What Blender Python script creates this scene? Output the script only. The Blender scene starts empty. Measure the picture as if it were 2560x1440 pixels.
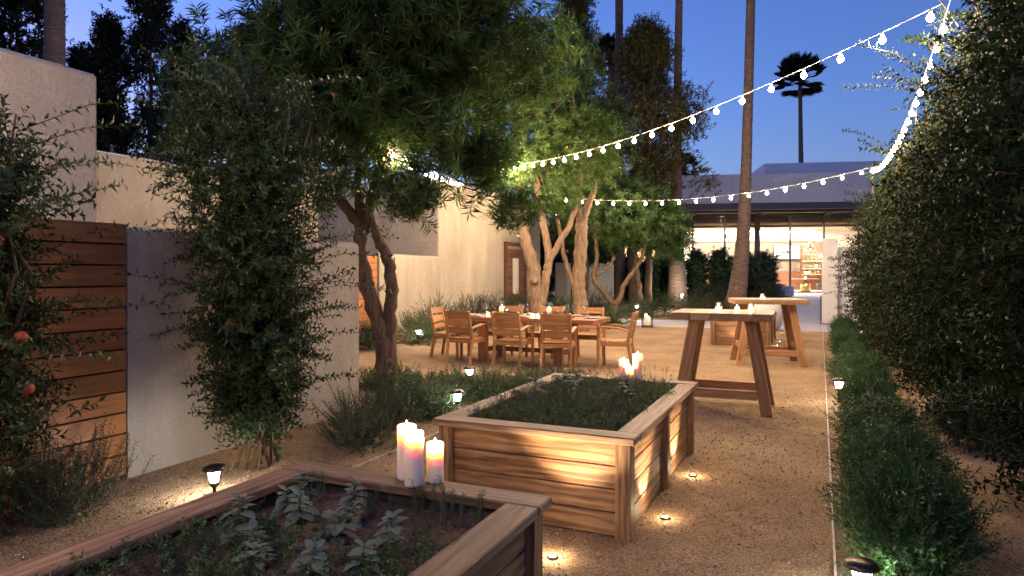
import bpy, math, random
import numpy as np
from mathutils import Vector, Matrix
R = math.radians
rng = np.random.default_rng(11)
random.seed(11)
sc = bpy.context.scene
COL = sc.collection

# ------------------------------------------------------------------ camera
cam = bpy.data.cameras.new('camera')
cam.lens = 24.0
cam.sensor_width = 36.0
cam.shift_y = -38 / 2560
cam.clip_end = 600
cam.dof.use_dof = True
cam.dof.focus_distance = 9.5
cam.dof.aperture_fstop = 6.3
camo = bpy.data.objects.new('camera', cam)
COL.objects.link(camo)
camo.location = (0, 0, 1.5)
camo.rotation_euler = (R(90), 0, R(24.28))
sc.camera = camo

# ------------------------------------------------------------------ dusk sky
W = bpy.data.worlds.new("World")
sc.world = W
W.use_nodes = True
wn, wl = W.node_tree.nodes, W.node_tree.links
sky = wn.new('ShaderNodeTexSky')
sky.sky_type = 'NISHITA'
sky.sun_disc = False
sky.sun_elevation = R(0.0)
sky.sun_rotation = R(287)
sky.air_density = 1.0
sky.dust_density = 0.5
sky.ozone_density = 3.7
tint = wn.new('ShaderNodeMix')
tint.data_type = 'RGBA'
tint.blend_type = 'MULTIPLY'
tint.inputs[0].default_value = 1.0
tint.inputs[7].default_value = (1.18, 0.90, 1.06, 1)   # white balance of the long exposure
wl.new(sky.outputs[0], tint.inputs[6])
wl.new(tint.outputs[2], wn['Background'].inputs[0])
wn['Background'].inputs[1].default_value = 0.15

# ------------------------------------------------------------------ exposure / render
sc.view_settings.view_transform = 'Standard'
sc.view_settings.look = 'None'
sc.view_settings.gamma = 1.0
sc.view_settings.exposure = 3.15
sc.render.engine = 'CYCLES'
cy = sc.cycles
cy.use_denoising = True
cy.max_bounces = 6
cy.diffuse_bounces = 3
cy.glossy_bounces = 3
cy.transmission_bounces = 4
cy.transparent_max_bounces = 12
cy.caustics_reflective = False
cy.caustics_refractive = False
cy.sample_clamp_indirect = 4.0
WARM = (1.0, 0.71, 0.43)
COOLW = (0.95, 0.97, 1.0)

# ================================================================== materials
def nmat(name):
    m = bpy.data.materials.new(name)
    m.use_nodes = True
    nt = m.node_tree
    return m, nt, nt.nodes, nt.links, nt.nodes['Principled BSDF']

def plain(name, col, rough=0.6, metal=0.0, spec=0.5, noise=0.0, nscale=12.0, bump=0.0, bscale=60.0):
    m, nt, n, l, b = nmat(name)
    b.inputs['Base Color'].default_value = (*col, 1)
    b.inputs['Roughness'].default_value = rough
    b.inputs['Metallic'].default_value = metal
    b.inputs['Specular IOR Level'].default_value = spec
    if noise or bump:
        tc = n.new('ShaderNodeTexCoord')
    if noise:
        t = n.new('ShaderNodeTexNoise'); t.inputs['Scale'].default_value = nscale; t.inputs['Detail'].default_value = 5
        l.new(tc.outputs['Object'], t.inputs['Vector'])
        r = n.new('ShaderNodeValToRGB')
        r.color_ramp.elements[0].position = 0.3; r.color_ramp.elements[1].position = 0.7
        r.color_ramp.elements[0].color = (*[c * (1 - noise) for c in col], 1)
        r.color_ramp.elements[1].color = (*[min(1, c * (1 + noise)) for c in col], 1)
        l.new(t.outputs['Fac'], r.inputs['Fac']); l.new(r.outputs['Color'], b.inputs['Base Color'])
    if bump:
        t2 = n.new('ShaderNodeTexNoise'); t2.inputs['Scale'].default_value = bscale; t2.inputs['Detail'].default_value = 4
        l.new(tc.outputs['Object'], t2.inputs['Vector'])
        bp = n.new('ShaderNodeBump'); bp.inputs['Strength'].default_value = bump; bp.inputs['Distance'].default_value = 0.02
        l.new(t2.outputs['Fac'], bp.inputs['Height']); l.new(bp.outputs['Normal'], b.inputs['Normal'])
    return m

def wood(name, dark, mid, light, rough=0.6, knots=True, scale=1.0, grey=0.0, wave=.2):
    """boards run along their own X axis"""
    m, nt, n, l, b = nmat(name)
    tc = n.new('ShaderNodeTexCoord'); oi = n.new('ShaderNodeObjectInfo')
    mul = n.new('ShaderNodeMath'); mul.operation = 'MULTIPLY'; mul.inputs[1].default_value = 37.0
    l.new(oi.outputs['Random'], mul.inputs[0])
    add = n.new('ShaderNodeVectorMath'); add.operation = 'ADD'
    l.new(tc.outputs['Object'], add.inputs[0]); l.new(mul.outputs[0], add.inputs[1])
    mp = n.new('ShaderNodeMapping'); mp.inputs['Scale'].default_value = (1.1 * scale, 22 * scale, 22 * scale)
    l.new(add.outputs[0], mp.inputs['Vector'])
    n1 = n.new('ShaderNodeTexNoise'); n1.inputs['Scale'].default_value = 2.2; n1.inputs['Detail'].default_value = 6; n1.inputs['Distortion'].default_value = 0.7
    l.new(mp.outputs[0], n1.inputs['Vector'])
    mp2 = n.new('ShaderNodeMapping'); mp2.inputs['Scale'].default_value = (0.16 * scale, 1.0 * scale, 1.0 * scale)
    l.new(add.outputs[0], mp2.inputs['Vector'])
    wv = n.new('ShaderNodeTexWave'); wv.wave_type = 'RINGS'; wv.rings_direction = 'X'
    wv.inputs['Scale'].default_value = 9; wv.inputs['Distortion'].default_value = 7; wv.inputs['Detail'].default_value = 3; wv.inputs['Detail Scale'].default_value = 1.6
    l.new(mp2.outputs[0], wv.inputs['Vector'])
    mx = n.new('ShaderNodeMix'); mx.inputs[0].default_value = wave
    l.new(n1.outputs['Fac'], mx.inputs[2]); l.new(wv.outputs['Fac'], mx.inputs[3])
    rp = n.new('ShaderNodeValToRGB')
    e = rp.color_ramp.elements
    e[0].position = 0.25; e[0].color = (*dark, 1); e[1].position = 0.75; e[1].color = (*light, 1)
    em = rp.color_ramp.elements.new(0.5); em.color = (*mid, 1)
    l.new(mx.outputs[0], rp.inputs['Fac'])
    col = rp.outputs['Color']
    if knots:
        mp3 = n.new('ShaderNodeMapping'); mp3.inputs['Scale'].default_value = (2.2 * scale, 6 * scale, 6 * scale)
        l.new(add.outputs[0], mp3.inputs['Vector'])
        vo = n.new('ShaderNodeTexVoronoi'); vo.inputs['Scale'].default_value = 1.0
        l.new(mp3.outputs[0], vo.inputs['Vector'])
        kr = n.new('ShaderNodeValToRGB'); kr.color_ramp.elements[0].position = 0.05; kr.color_ramp.elements[0].color = (0.25, 0.2, 0.17, 1)
        kr.color_ramp.elements[1].position = 0.19; kr.color_ramp.elements[1].color = (1, 1, 1, 1)
        l.new(vo.outputs['Distance'], kr.inputs['Fac'])
        km = n.new('ShaderNodeMix'); km.data_type = 'RGBA'; km.blend_type = 'MULTIPLY'; km.inputs[0].default_value = 0.75
        l.new(col, km.inputs[6]); l.new(kr.outputs['Color'], km.inputs[7]); col = km.outputs[2]
    # streaks of weather along the board
    mp4 = n.new('ShaderNodeMapping'); mp4.inputs['Scale'].default_value = (0.7, 3.5, 3.5)
    l.new(add.outputs[0], mp4.inputs['Vector'])
    n4 = n.new('ShaderNodeTexNoise'); n4.inputs['Scale'].default_value = 1.6; n4.inputs['Detail'].default_value = 4
    l.new(mp4.outputs[0], n4.inputs['Vector'])
    r4 = n.new('ShaderNodeMapRange'); r4.inputs[1].default_value = 0.3; r4.inputs[2].default_value = 0.7; r4.inputs[3].default_value = 0.78; r4.inputs[4].default_value = 1.12
    l.new(n4.outputs['Fac'], r4.inputs[0])
    hs = n.new('ShaderNodeHueSaturation')
    rv = n.new('ShaderNodeMapRange'); rv.inputs[3].default_value = 0.78; rv.inputs[4].default_value = 1.22
    l.new(oi.outputs['Random'], rv.inputs[0])
    vm = n.new('ShaderNodeMath'); vm.operation = 'MULTIPLY'; l.new(rv.outputs[0], vm.inputs[0]); l.new(r4.outputs[0], vm.inputs[1])
    l.new(vm.outputs[0], hs.inputs['Value']); hs.inputs['Saturation'].default_value = 1.0 - grey
    l.new(col, hs.inputs['Color']); l.new(hs.outputs['Color'], b.inputs['Base Color'])
    b.inputs['Roughness'].default_value = rough
    b.inputs['Specular IOR Level'].default_value = 0.35
    bp = n.new('ShaderNodeBump'); bp.inputs['Strength'].default_value = 0.35; bp.inputs['Distance'].default_value = 0.004
    l.new(n1.outputs['Fac'], bp.inputs['Height']); l.new(bp.outputs['Normal'], b.inputs['Normal'])
    return m

def stucco(name, col, stain=0.18):
    m, nt, n, l, b = nmat(name)
    tc = n.new('ShaderNodeTexCoord')
    a = n.new('ShaderNodeTexNoise'); a.inputs['Scale'].default_value = 1.3; a.inputs['Detail'].default_value = 6; a.inputs['Roughness'].default_value = 0.6
    mp = n.new('ShaderNodeMapping'); mp.inputs['Scale'].default_value = (1, 1, 0.45)
    l.new(tc.outputs['Object'], mp.inputs['Vector']); l.new(mp.outputs[0], a.inputs['Vector'])
    f = n.new('ShaderNodeTexNoise'); f.inputs['Scale'].default_value = 70; f.inputs['Detail'].default_value = 5
    l.new(tc.outputs['Object'], f.inputs['Vector'])
    rp = n.new('ShaderNodeValToRGB'); e = rp.color_ramp.elements
    e[0].position = 0.25; e[0].color = (*[c * (1 - stain) for c in col], 1); e[1].position = 0.75; e[1].color = (*[c * (1 + stain * .5) for c in col], 1)
    l.new(a.outputs['Fac'], rp.inputs['Fac'])
    mr = n.new('ShaderNodeMapRange'); mr.inputs[1].default_value = .3; mr.inputs[2].default_value = .7; mr.inputs[3].default_value = 0.8; mr.inputs[4].default_value = 1.15
    l.new(f.outputs['Fac'], mr.inputs[0])
    mx = n.new('ShaderNodeMix'); mx.data_type = 'RGBA'; mx.blend_type = 'MULTIPLY'; mx.inputs[0].default_value = 1
    l.new(rp.outputs[0], mx.inputs[6]); l.new(mr.outputs[0], mx.inputs[7]); l.new(mx.outputs[2], b.inputs['Base Color'])
    sk = n.new('ShaderNodeTexNoise'); sk.inputs['Scale'].default_value = 1.0; sk.inputs['Detail'].default_value = 6; sk.inputs['Roughness'].default_value = .65
    mq = n.new('ShaderNodeMapping'); mq.inputs['Scale'].default_value = (5, 5, .5); l.new(tc.outputs['Object'], mq.inputs['Vector']); l.new(mq.outputs[0], sk.inputs['Vector'])
    sr = n.new('ShaderNodeMapRange'); sr.inputs[1].default_value = .3; sr.inputs[2].default_value = .65; sr.inputs[3].default_value = 1 - stain * .4; sr.inputs[4].default_value = 1.04; l.new(sk.outputs['Fac'], sr.inputs[0])
    m3 = n.new('ShaderNodeMix'); m3.data_type = 'RGBA'; m3.blend_type = 'MULTIPLY'; m3.inputs[0].default_value = 1
    l.new(mx.outputs[2], m3.inputs[6]); l.new(sr.outputs[0], m3.inputs[7]); l.new(m3.outputs[2], b.inputs['Base Color'])
    b.inputs['Roughness'].default_value = 0.9; b.inputs['Specular IOR Level'].default_value = 0.15
    f2 = n.new('ShaderNodeTexNoise'); f2.inputs['Scale'].default_value = 9; f2.inputs['Detail'].default_value = 8; f2.inputs['Roughness'].default_value = .7
    l.new(tc.outputs['Object'], f2.inputs['Vector'])
    bp = n.new('ShaderNodeBump'); bp.inputs['Strength'].default_value = 0.9; bp.inputs['Distance'].default_value = 0.03
    l.new(f2.outputs['Fac'], bp.inputs['Height']); l.new(bp.outputs['Normal'], b.inputs['Normal'])
    return m

def gravel(name):
    m, nt, n, l, b = nmat(name)
    tc = n.new('ShaderNodeTexCoord')
    vo = n.new('ShaderNodeTexVoronoi'); vo.inputs['Scale'].default_value = 130; l.new(tc.outputs['Object'], vo.inputs['Vector'])
    rp = n.new('ShaderNodeValToRGB'); e = rp.color_ramp.elements
    e[0].position = 0.0; e[0].color = (.20, .125, .068, 1); e[1].position = 1; e[1].color = (.54, .39, .235, 1)
    em = e.new(.5); em.color = (.36, .24, .135, 1)
    sep = n.new('ShaderNodeSeparateColor'); l.new(vo.outputs['Color'], sep.inputs[0]); l.new(sep.outputs[0], rp.inputs['Fac'])
    ns = n.new('ShaderNodeTexNoise'); ns.inputs['Scale'].default_value = 1.1; ns.inputs['Detail'].default_value = 9; ns.inputs['Roughness'].default_value = .78; l.new(tc.outputs['Object'], ns.inputs['Vector'])
    mr = n.new('ShaderNodeMapRange'); mr.inputs[1].default_value = .28; mr.inputs[2].default_value = .72; mr.inputs[3].default_value = .5; mr.inputs[4].default_value = 1.3; l.new(ns.outputs['Fac'], mr.inputs[0])
    mx = n.new('ShaderNodeMix'); mx.data_type = 'RGBA'; mx.blend_type = 'MULTIPLY'; mx.inputs[0].default_value = 1
    l.new(rp.outputs[0], mx.inputs[6]); l.new(mr.outputs[0], mx.inputs[7]); l.new(mx.outputs[2], b.inputs['Base Color'])
    b.inputs['Roughness'].default_value = .95; b.inputs['Specular IOR Level'].default_value = .15
    n2 = n.new('ShaderNodeTexNoise'); n2.inputs['Scale'].default_value = 7; n2.inputs['Detail'].default_value = 9; n2.inputs['Roughness'].default_value = .75; l.new(tc.outputs['Object'], n2.inputs['Vector'])
    ad = n.new('ShaderNodeMath'); ad.operation = 'MULTIPLY_ADD'; ad.inputs[1].default_value = .35
    l.new(vo.outputs['Distance'], ad.inputs[0]); l.new(n2.outputs['Fac'], ad.inputs[2])
    bp = n.new('ShaderNodeBump'); bp.inputs['Strength'].default_value = .8; bp.inputs['Distance'].default_value = .03
    l.new(ad.outputs[0], bp.inputs['Height']); l.new(bp.outputs['Normal'], b.inputs['Normal'])
    return m

def leaf(name, cols, trans=0.3, rough=0.45, spec=0.4):
    m, nt, n, l, b = nmat(name)
    g = n.new('ShaderNodeNewGeometry'); rp = n.new('ShaderNodeValToRGB'); e = rp.color_ramp.elements
    e[0].position = 0; e[0].color = (*cols[0], 1); e[1].position = 1; e[1].color = (*cols[-1], 1)
    for i, c in enumerate(cols[1:-1]):
        x = e.new((i + 1) / (len(cols) - 1)); x.color = (*c, 1)
    l.new(g.outputs['Random Per Island'], rp.inputs['Fac'])
    l.new(rp.outputs[0], b.inputs['Base Color']); b.inputs['Roughness'].default_value = rough; b.inputs['Specular IOR Level'].default_value = spec
    t = n.new('ShaderNodeBsdfTranslucent'); l.new(rp.outputs[0], t.inputs['Color'])
    mx = n.new('ShaderNodeMixShader'); mx.inputs[0].default_value = trans
    l.new(b.outputs[0], mx.inputs[1]); l.new(t.outputs[0], mx.inputs[2]); l.new(mx.outputs[0], n['Material Output'].inputs[0])
    return m

def glow(name, col, strength, see_through=True):
    m = bpy.data.materials.new(name); m.use_nodes = True; n = m.node_tree.nodes; l = m.node_tree.links
    n.remove(n['Principled BSDF'])
    e = n.new('ShaderNodeEmission'); e.inputs[0].default_value = (*col, 1); e.inputs[1].default_value = strength
    if see_through:
        t = n.new('ShaderNodeBsdfTransparent'); a = n.new('ShaderNodeAddShader')
        l.new(e.outputs[0], a.inputs[0]); l.new(t.outputs[0], a.inputs[1]); l.new(a.outputs[0], n['Material Output'].inputs[0])
    else:
        l.new(e.outputs[0], n['Material Output'].inputs[0])
    m.cycles.emission_sampling = 'NONE'
    return m

def glass(name, tintc=(1, 1, 1), refl=1.0, edge=0.0):
    m = bpy.data.materials.new(name); m.use_nodes = True; n = m.node_tree.nodes; l = m.node_tree.links
    n.remove(n['Principled BSDF'])
    t = n.new('ShaderNodeBsdfTransparent'); t.inputs[0].default_value = (*tintc, 1)
    g = n.new('ShaderNodeBsdfGlossy'); g.inputs['Roughness'].default_value = .07
    f = n.new('ShaderNodeLayerWeight'); f.inputs[0].default_value = .5
    pw = n.new('ShaderNodeMath'); pw.operation = 'POWER'; pw.inputs[1].default_value = 3.0; l.new(f.outputs['Facing'], pw.inputs[0])
    mu = n.new('ShaderNodeMath'); mu.operation = 'MULTIPLY_ADD'; mu.inputs[1].default_value = .55 * refl; mu.inputs[2].default_value = .04 * refl; mu.use_clamp = True
    l.new(pw.outputs[0], mu.inputs[0])
    mx = n.new('ShaderNodeMixShader'); l.new(mu.outputs[0], mx.inputs[0]); l.new(t.outputs[0], mx.inputs[1]); l.new(g.outputs[0], mx.inputs[2])
    l.new(mx.outputs[0], n['Material Output'].inputs[0])
    return m

def wax(name, col):
    m, nt, n, l, b = nmat(name)
    b.inputs['Base Color'].default_value = (*col, 1); b.inputs['Roughness'].default_value = .5
    b.inputs['Subsurface Weight'].default_value = 1.0
    b.inputs['Subsurface Radius'].default_value = (1.0, .5, .3); b.inputs['Subsurface Scale'].default_value = .045
    return m

def bark(name, c0, c1, rings=False):
    m, nt, n, l, b = nmat(name)
    tc = n.new('ShaderNodeTexCoord'); mp = n.new('ShaderNodeMapping')
    mp.inputs['Scale'].default_value = (3, 3, 14) if rings else (11, 11, 2.6)
    l.new(tc.outputs['Object'], mp.inputs['Vector'])
    t = n.new('ShaderNodeTexNoise'); t.inputs['Scale'].default_value = 1.6; t.inputs['Detail'].default_value = 7; t.inputs['Roughness'].default_value = .65; t.inputs['Distortion'].default_value = .6
    l.new(mp.outputs[0], t.inputs['Vector'])
    rp = n.new('ShaderNodeValToRGB'); e = rp.color_ramp.elements
    e[0].position = .33; e[0].color = (*c0, 1); e[1].position = .68; e[1].color = (*c1, 1)
    l.new(t.outputs['Fac'], rp.inputs['Fac']); l.new(rp.outputs[0], b.inputs['Base Color']); b.inputs['Roughness'].default_value = .9
    b.inputs['Specular IOR Level'].default_value = .15
    bp = n.new('ShaderNodeBump'); bp.inputs['Strength'].default_value = .9; bp.inputs['Distance'].default_value = .04
    l.new(t.outputs['Fac'], bp.inputs['Height']); l.new(bp.outputs['Normal'], b.inputs['Normal'])
    return m

M = {}
M['wall_taupe'] = stucco('wall_taupe', (.20, .165, .14), .1)
M['cedar'] = wood('cedar', (.085, .038, .017), (.215, .108, .05), (.36, .20, .10), .62, wave=.24)
M['cedar_rail'] = wood('cedar_rail', (.095, .05, .03), (.22, .125, .075), (.34, .21, .13), .6, wave=.16)
M['teak'] = wood('teak', (.30, .135, .05), (.44, .215, .085), (.54, .29, .125), .45, knots=False)
M['table_wood'] = wood('table_wood', (.17, .07, .035), (.29, .13, .065), (.38, .19, .10), .5)
M['bar_wood'] = wood('bar_wood', (.22, .10, .042), (.38, .19, .085), (.48, .27, .135), .55, wave=.15)
M['bar_top'] = wood('bar_top', (.24, .125, .06), (.40, .235, .125), (.50, .32, .185), .5, wave=.15)
M['fence'] = wood('fence', (.28, .105, .035), (.40, .165, .055), (.47, .21, .08), .45, knots=False, wave=.15)
M['dark_wood'] = wood('dark_wood', (.08, .035, .02), (.14, .06, .032), (.19, .09, .05), .55)
M['stucco'] = stucco('stucco', (.44, .385, .315), .22)
M['stucco_grey'] = stucco('stucco_grey', (.46, .41, .37), .12)
M['white_paint'] = stucco('white_paint', (.66, .64, .61), .06)
M['parapet'] = stucco('parapet', (.60, .63, .66), .06)
M['gravel'] = gravel('gravel')
M['concrete'] = plain('concrete', (.50, .47, .46), .8, noise=.1, nscale=3, bump=.15, bscale=40)
M['soil'] = plain('soil', (.10, .052, .035), .95, noise=.5, nscale=30, bump=1.0, bscale=45)
M['liner'] = plain('liner', (.02, .018, .018), .8, noise=.3)
M['steel_edge'] = plain('steel_edge', (.42, .36, .30), .5, noise=.2, nscale=20)
M['black_metal'] = plain('black_metal', (.02, .02, .022), .4, .6, noise=.2)
M['bronze'] = plain('bronze', (.09, .065, .05), .3, .8, noise=.2)
M['frame_metal'] = plain('frame_metal', (.035, .028, .025), .45, .4, noise=.1)
M['dark_fascia'] = plain('dark_fascia', (.06, .06, .085), .5, noise=.1)
M['soffit'] = wood('soffit', (.34, .20, .12), (.48, .31, .20), (.56, .38, .26), .5, knots=False)
M['glass'] = glass('glass', (.97, .98, .97), 1.0)
M['pane'] = glass('pane', (.93, .94, .93), .8)
M['crystal'] = glass('crystal', (.96, .965, .96), 2.2)
M['bulb'] = glow('bulb', (1, .80, .52), 9.0)
M['lens_cool'] = glow('lens_cool', (.9, .95, 1), 2.2)
M['lens_warm'] = glow('lens_warm', (1, .82, .58), 8)
M['flame'] = glow('flame', (1, .70, .32), 14.0)
M['wax'] = wax('wax', (.93, .86, .72))
M['cable'] = plain('cable', (.35, .32, .28), .6)
M['socket'] = plain('socket', (.5, .47, .42), .6)
M['trunk'] = bark('trunk', (.085, .055, .035), (.22, .15, .10))
M['trunk_pale'] = bark('trunk_pale', (.16, .105, .065), (.36, .26, .18))
M['palm_trunk'] = bark('palm_trunk', (.10, .07, .055), (.25, .18, .14), True)
M['twig'] = plain('twig', (.09, .055, .03), .8)
M['twig_green'] = plain('twig_green', (.12, .13, .05), .8)
M['leaf_long'] = leaf('leaf_long', [(.03, .075, .018), (.06, .135, .03), (.10, .19, .048), (.18, .25, .085)], .4, .35)
M['leaf_dark'] = leaf('leaf_dark', [(.016, .045, .012), (.03, .08, .02), (.05, .115, .03), (.09, .15, .045)], .3, .45)
M['leaf_pom'] = leaf('leaf_pom', [(.012, .034, .009), (.022, .056, .014), (.036, .078, .02), (.07, .10, .03)], .2, .42, .35)
M['leaf_tall'] = leaf('leaf_tall', [(.008, .020, .007), (.014, .033, .011), (.021, .046, .014), (.038, .06, .021)], .1, .6, .12)
M['leaf_hedge'] = leaf('leaf_hedge', [(.018, .058, .016), (.035, .10, .026), (.065, .15, .042)], .22)
M['leaf_lav'] = leaf('leaf_lav', [(.06, .09, .034), (.10, .14, .05), (.155, .19, .075)], .25)
M['leaf_rose'] = leaf('leaf_rose', [(.026, .06, .028), (.045, .09, .04), (.075, .125, .06)], .2)
M['leaf_ground'] = leaf('leaf_ground', [(.026, .062, .02), (.048, .10, .03), (.085, .14, .048)], .25)
M['leaf_sage'] = leaf('leaf_sage', [(.17, .20, .17), (.22, .26, .22), (.27, .30, .26)], .2, .75, .2)
M['leaf_conifer'] = leaf('leaf_conifer', [(.035, .05, .02), (.07, .085, .03), (.10, .10, .04), (.17, .10, .04)], .15, .7, .2)
M['leaf_cypress'] = leaf('leaf_cypress', [(.010, .018, .014), (.018, .028, .018), (.03, .036, .02)], .1, .7, .2)
M['leaf_box'] = leaf('leaf_box', [(.018, .042, .018), (.03, .065, .025), (.05, .09, .035)], .25)
M['leaf_palm'] = leaf('leaf_palm', [(.02, .03, .016), (.03, .045, .02), (.07, .06, .025)], .2)
M['leaf_dry'] = leaf('leaf_dry', [(.16, .08, .03), (.25, .14, .06), (.32, .2, .09)], .2, .8, .2)
M['lavender'] = leaf('lavender', [(.06, .035, .08), (.10, .06, .13), (.15, .09, .16)], .2, .7, .2)
M['petal_peach'] = leaf('petal_peach', [(.62, .30, .17), (.70, .38, .24)], .4)
M['bougain'] = leaf('bougain', [(.22, .015, .05), (.32, .03, .08)], .3)
M['pomegranate'] = plain('pomegranate', (.42, .085, .04), .35, noise=.35, nscale=18)
M['ceramic'] = plain('ceramic', (.62, .58, .52), .35, noise=.05)
M['napkin'] = plain('napkin', (.34, .22, .17), .9, noise=.15)
M['pot'] = plain('pot', (.55, .53, .52), .85, noise=.35, nscale=40)

# ================================================================== mesh helpers
def link(o, parent=None):
    COL.objects.link(o)
    if parent is not None:
        o.parent = parent
    return o

def thing(name, label, cat, loc=(0, 0, 0), rz=0, group=None):
    o = bpy.data.objects.new(name, None)
    o.empty_display_size = .1
    link(o); o.location = loc; o.rotation_euler = (0, 0, rz)
    o['label'] = label; o['category'] = cat
    if group: o['group'] = group
    return o

def tag(o, label, cat, group=None):
    o['label'] = label; o['category'] = cat
    if group: o['group'] = group
    return o

def copy_tree(o, parent=None, loc=None, rz=None, label=None, scale=None):
    c = o.copy(); COL.objects.link(c); c.parent = parent
    if loc is not None: c.location = loc
    if rz is not None: c.rotation_euler = (0, 0, rz)
    if label: c['label'] = label
    if scale: c.scale = scale
    for ch in o.children: copy_tree(ch, c)
    return c

class MB:
    def __init__(s): s.v = []; s.f = []
    def add(s, vs, fs):
        k = len(s.v); s.v += [tuple(v) for v in vs]; s.f += [tuple(i + k for i in f) for f in fs]; return s
    def box(s, x0, x1, y0, y1, z0, z1, b=0.0):
        vs, fs = cbox_data(x1 - x0, y1 - y0, z1 - z0, b)
        c = ((x0 + x1) / 2, (y0 + y1) / 2, (z0 + z1) / 2)
        return s.add([(v[0] + c[0], v[1] + c[1], v[2] + c[2]) for v in vs], fs)
    def tube(s, pts, rad, n=8, cap=True, wob=0.0):
        pts = [Vector(p) for p in pts]; k = len(s.v); u = None
        for i, p in enumerate(pts):
            t = (pts[min(i + 1, len(pts) - 1)] - pts[max(i - 1, 0)]).normalized()
            if u is None:
                u = t.orthogonal().normalized()
            u = (u - t * u.dot(t)).normalized(); w = t.cross(u)
            r = rad[i] if hasattr(rad, '__len__') else rad
            for j in range(n):
                a = 2 * math.pi * j / n; rr = r * (1 + wob * (random.random() - .5))
                s.v.append(tuple(p + (u * math.cos(a) + w * math.sin(a)) * rr))
        for i in range(len(pts) - 1):
            for j in range(n):
                a, b = k + i * n + j, k + i * n + (j + 1) % n
                s.f.append((a, b, b + n, a + n))
        if cap:
            s.f.append(tuple(k + j for j in reversed(range(n)))); e = k + (len(pts) - 1) * n
            s.f.append(tuple(e + j for j in range(n)))
        return s
    def lathe(s, prof, n=20, c=(0, 0, 0)):
        k = len(s.v)
        for (r, z) in prof:
            for j in range(n):
                a = 2 * math.pi * j / n
                s.v.append((c[0] + r * math.cos(a), c[1] + r * math.sin(a), c[2] + z))
        for i in range(len(prof) - 1):
            for j in range(n):
                a, b = k + i * n + j, k + i * n + (j + 1) % n
                s.f.append((a, b, b + n, a + n))
        if prof[0][0] > 1e-4: s.f.append(tuple(k + j for j in reversed(range(n))))
        if prof[-1][0] > 1e-4: s.f.append(tuple(k + (len(prof) - 1) * n + j for j in range(n)))
        return s
    def mesh(s, name, mat, smooth=False):
        me = bpy.data.meshes.new(name); me.from_pydata(s.v, [], s.f)
        if smooth: me.polygons.foreach_set('use_smooth', [True] * len(me.polygons))
        me.materials.append(M[mat] if isinstance(mat, str) else mat); me.update(); return me
    def build(s, name, mat, parent=None, smooth=False, loc=None):
        o = bpy.data.objects.new(name, s.mesh(name, mat, smooth)); link(o, parent)
        if loc is not None: o.location = loc
        return o

def cbox_data(sx, sy, sz, b):
    hx, hy, hz = sx / 2, sy / 2, sz / 2
    if b <= 0:
        v = [(x, y, z) for x in (-hx, hx) for y in (-hy, hy) for z in (-hz, hz)]
        return v, [(0, 1, 3, 2), (4, 6, 7, 5), (0, 4, 5, 1), (2, 3, 7, 6), (0, 2, 6, 4), (1, 5, 7, 3)]
    b = min(b, hx * .9, hy * .9, hz * .9); v = []; idx = {}
    for x in (-1, 1):
        for y in (-1, 1):
            for z in (-1, 1):
                for a in range(3):
                    p = [x * (hx - b), y * (hy - b), z * (hz - b)]
                    p[a] = (x * hx, y * hy, z * hz)[a]
                    idx[(x, y, z, a)] = len(v); v.append(tuple(p))
    f = []
    for a in range(3):
        o1, o2 = (a + 1) % 3, (a + 2) % 3
        for sg in (-1, 1):
            q = []
            for s1, s2 in ((-1, -1), (1, -1), (1, 1), (-1, 1)):
                c = [0, 0, 0]; c[a] = sg; c[o1] = s1; c[o2] = s2; q.append(idx[(*c, a)])
            f.append(tuple(q if sg > 0 else reversed(q)))
    for a in range(3):
        o1, o2 = (a + 1) % 3, (a + 2) % 3
        for s1 in (-1, 1):
            for s2 in (-1, 1):
                c0 = [0, 0, 0]; c0[a] = -1; c0[o1] = s1; c0[o2] = s2; c1 = list(c0); c1[a] = 1
                q = [idx[(*c0, o1)], idx[(*c1, o1)], idx[(*c1, o2)], idx[(*c0, o2)]]
                f.append(tuple(q if s1 * s2 < 0 else reversed(q)))
    for x in (-1, 1):
        for y in (-1, 1):
            for z in (-1, 1):
                q = [idx[(x, y, z, a)] for a in range(3)]
                f.append(tuple(q if x * y * z > 0 else reversed(q)))
    return v, f

_bc = {}
def beam(name, p0, p1, w, h, mat, parent=None, up=(0, 0, 1), b=.004):
    """one board from p0 to p1: w across, h along 'up'"""
    p0, p1 = Vector(p0), Vector(p1); d = p1 - p0; L = d.length
    key = (round(L, 3), round(w, 3), round(h, 3), mat, b)
    if key not in _bc:
        v, f = cbox_data(L, w, h, b); mb = MB(); mb.add(v, f); _bc[key] = mb.mesh(name, mat)
    o = bpy.data.objects.new(name, _bc[key]); link(o, parent)
    x = d.normalized(); z = Vector(up); z = (z - x * z.dot(x)); z = z.normalized() if z.length > 1e-4 else x.orthogonal().normalized()
    y = z.cross(x); m = Matrix((x, y, z)).transposed().to_4x4(); m.translation = (p0 + p1) / 2
    o.matrix_local = m
    return o

def plight(parent, loc, power, col=WARM, r=.03):
    li = bpy.data.lights.new('lamp_light', 'POINT'); li.energy = power; li.color = col; li.shadow_soft_size = r
    o = bpy.data.objects.new('lamp_light', li); link(o, parent); o.location = loc; return o

def spot(parent, loc, direction, power, col=WARM, ang=70, blend=.6, r=.02):
    li = bpy.data.lights.new('lamp_light', 'SPOT'); li.energy = power; li.color = col; li.shadow_soft_size = r
    li.spot_size = R(ang); li.spot_blend = blend
    o = bpy.data.objects.new('lamp_light', li); link(o, parent); o.location = loc
    o.rotation_euler = Vector(direction).to_track_quat('-Z', 'Y').to_euler(); return o

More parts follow.
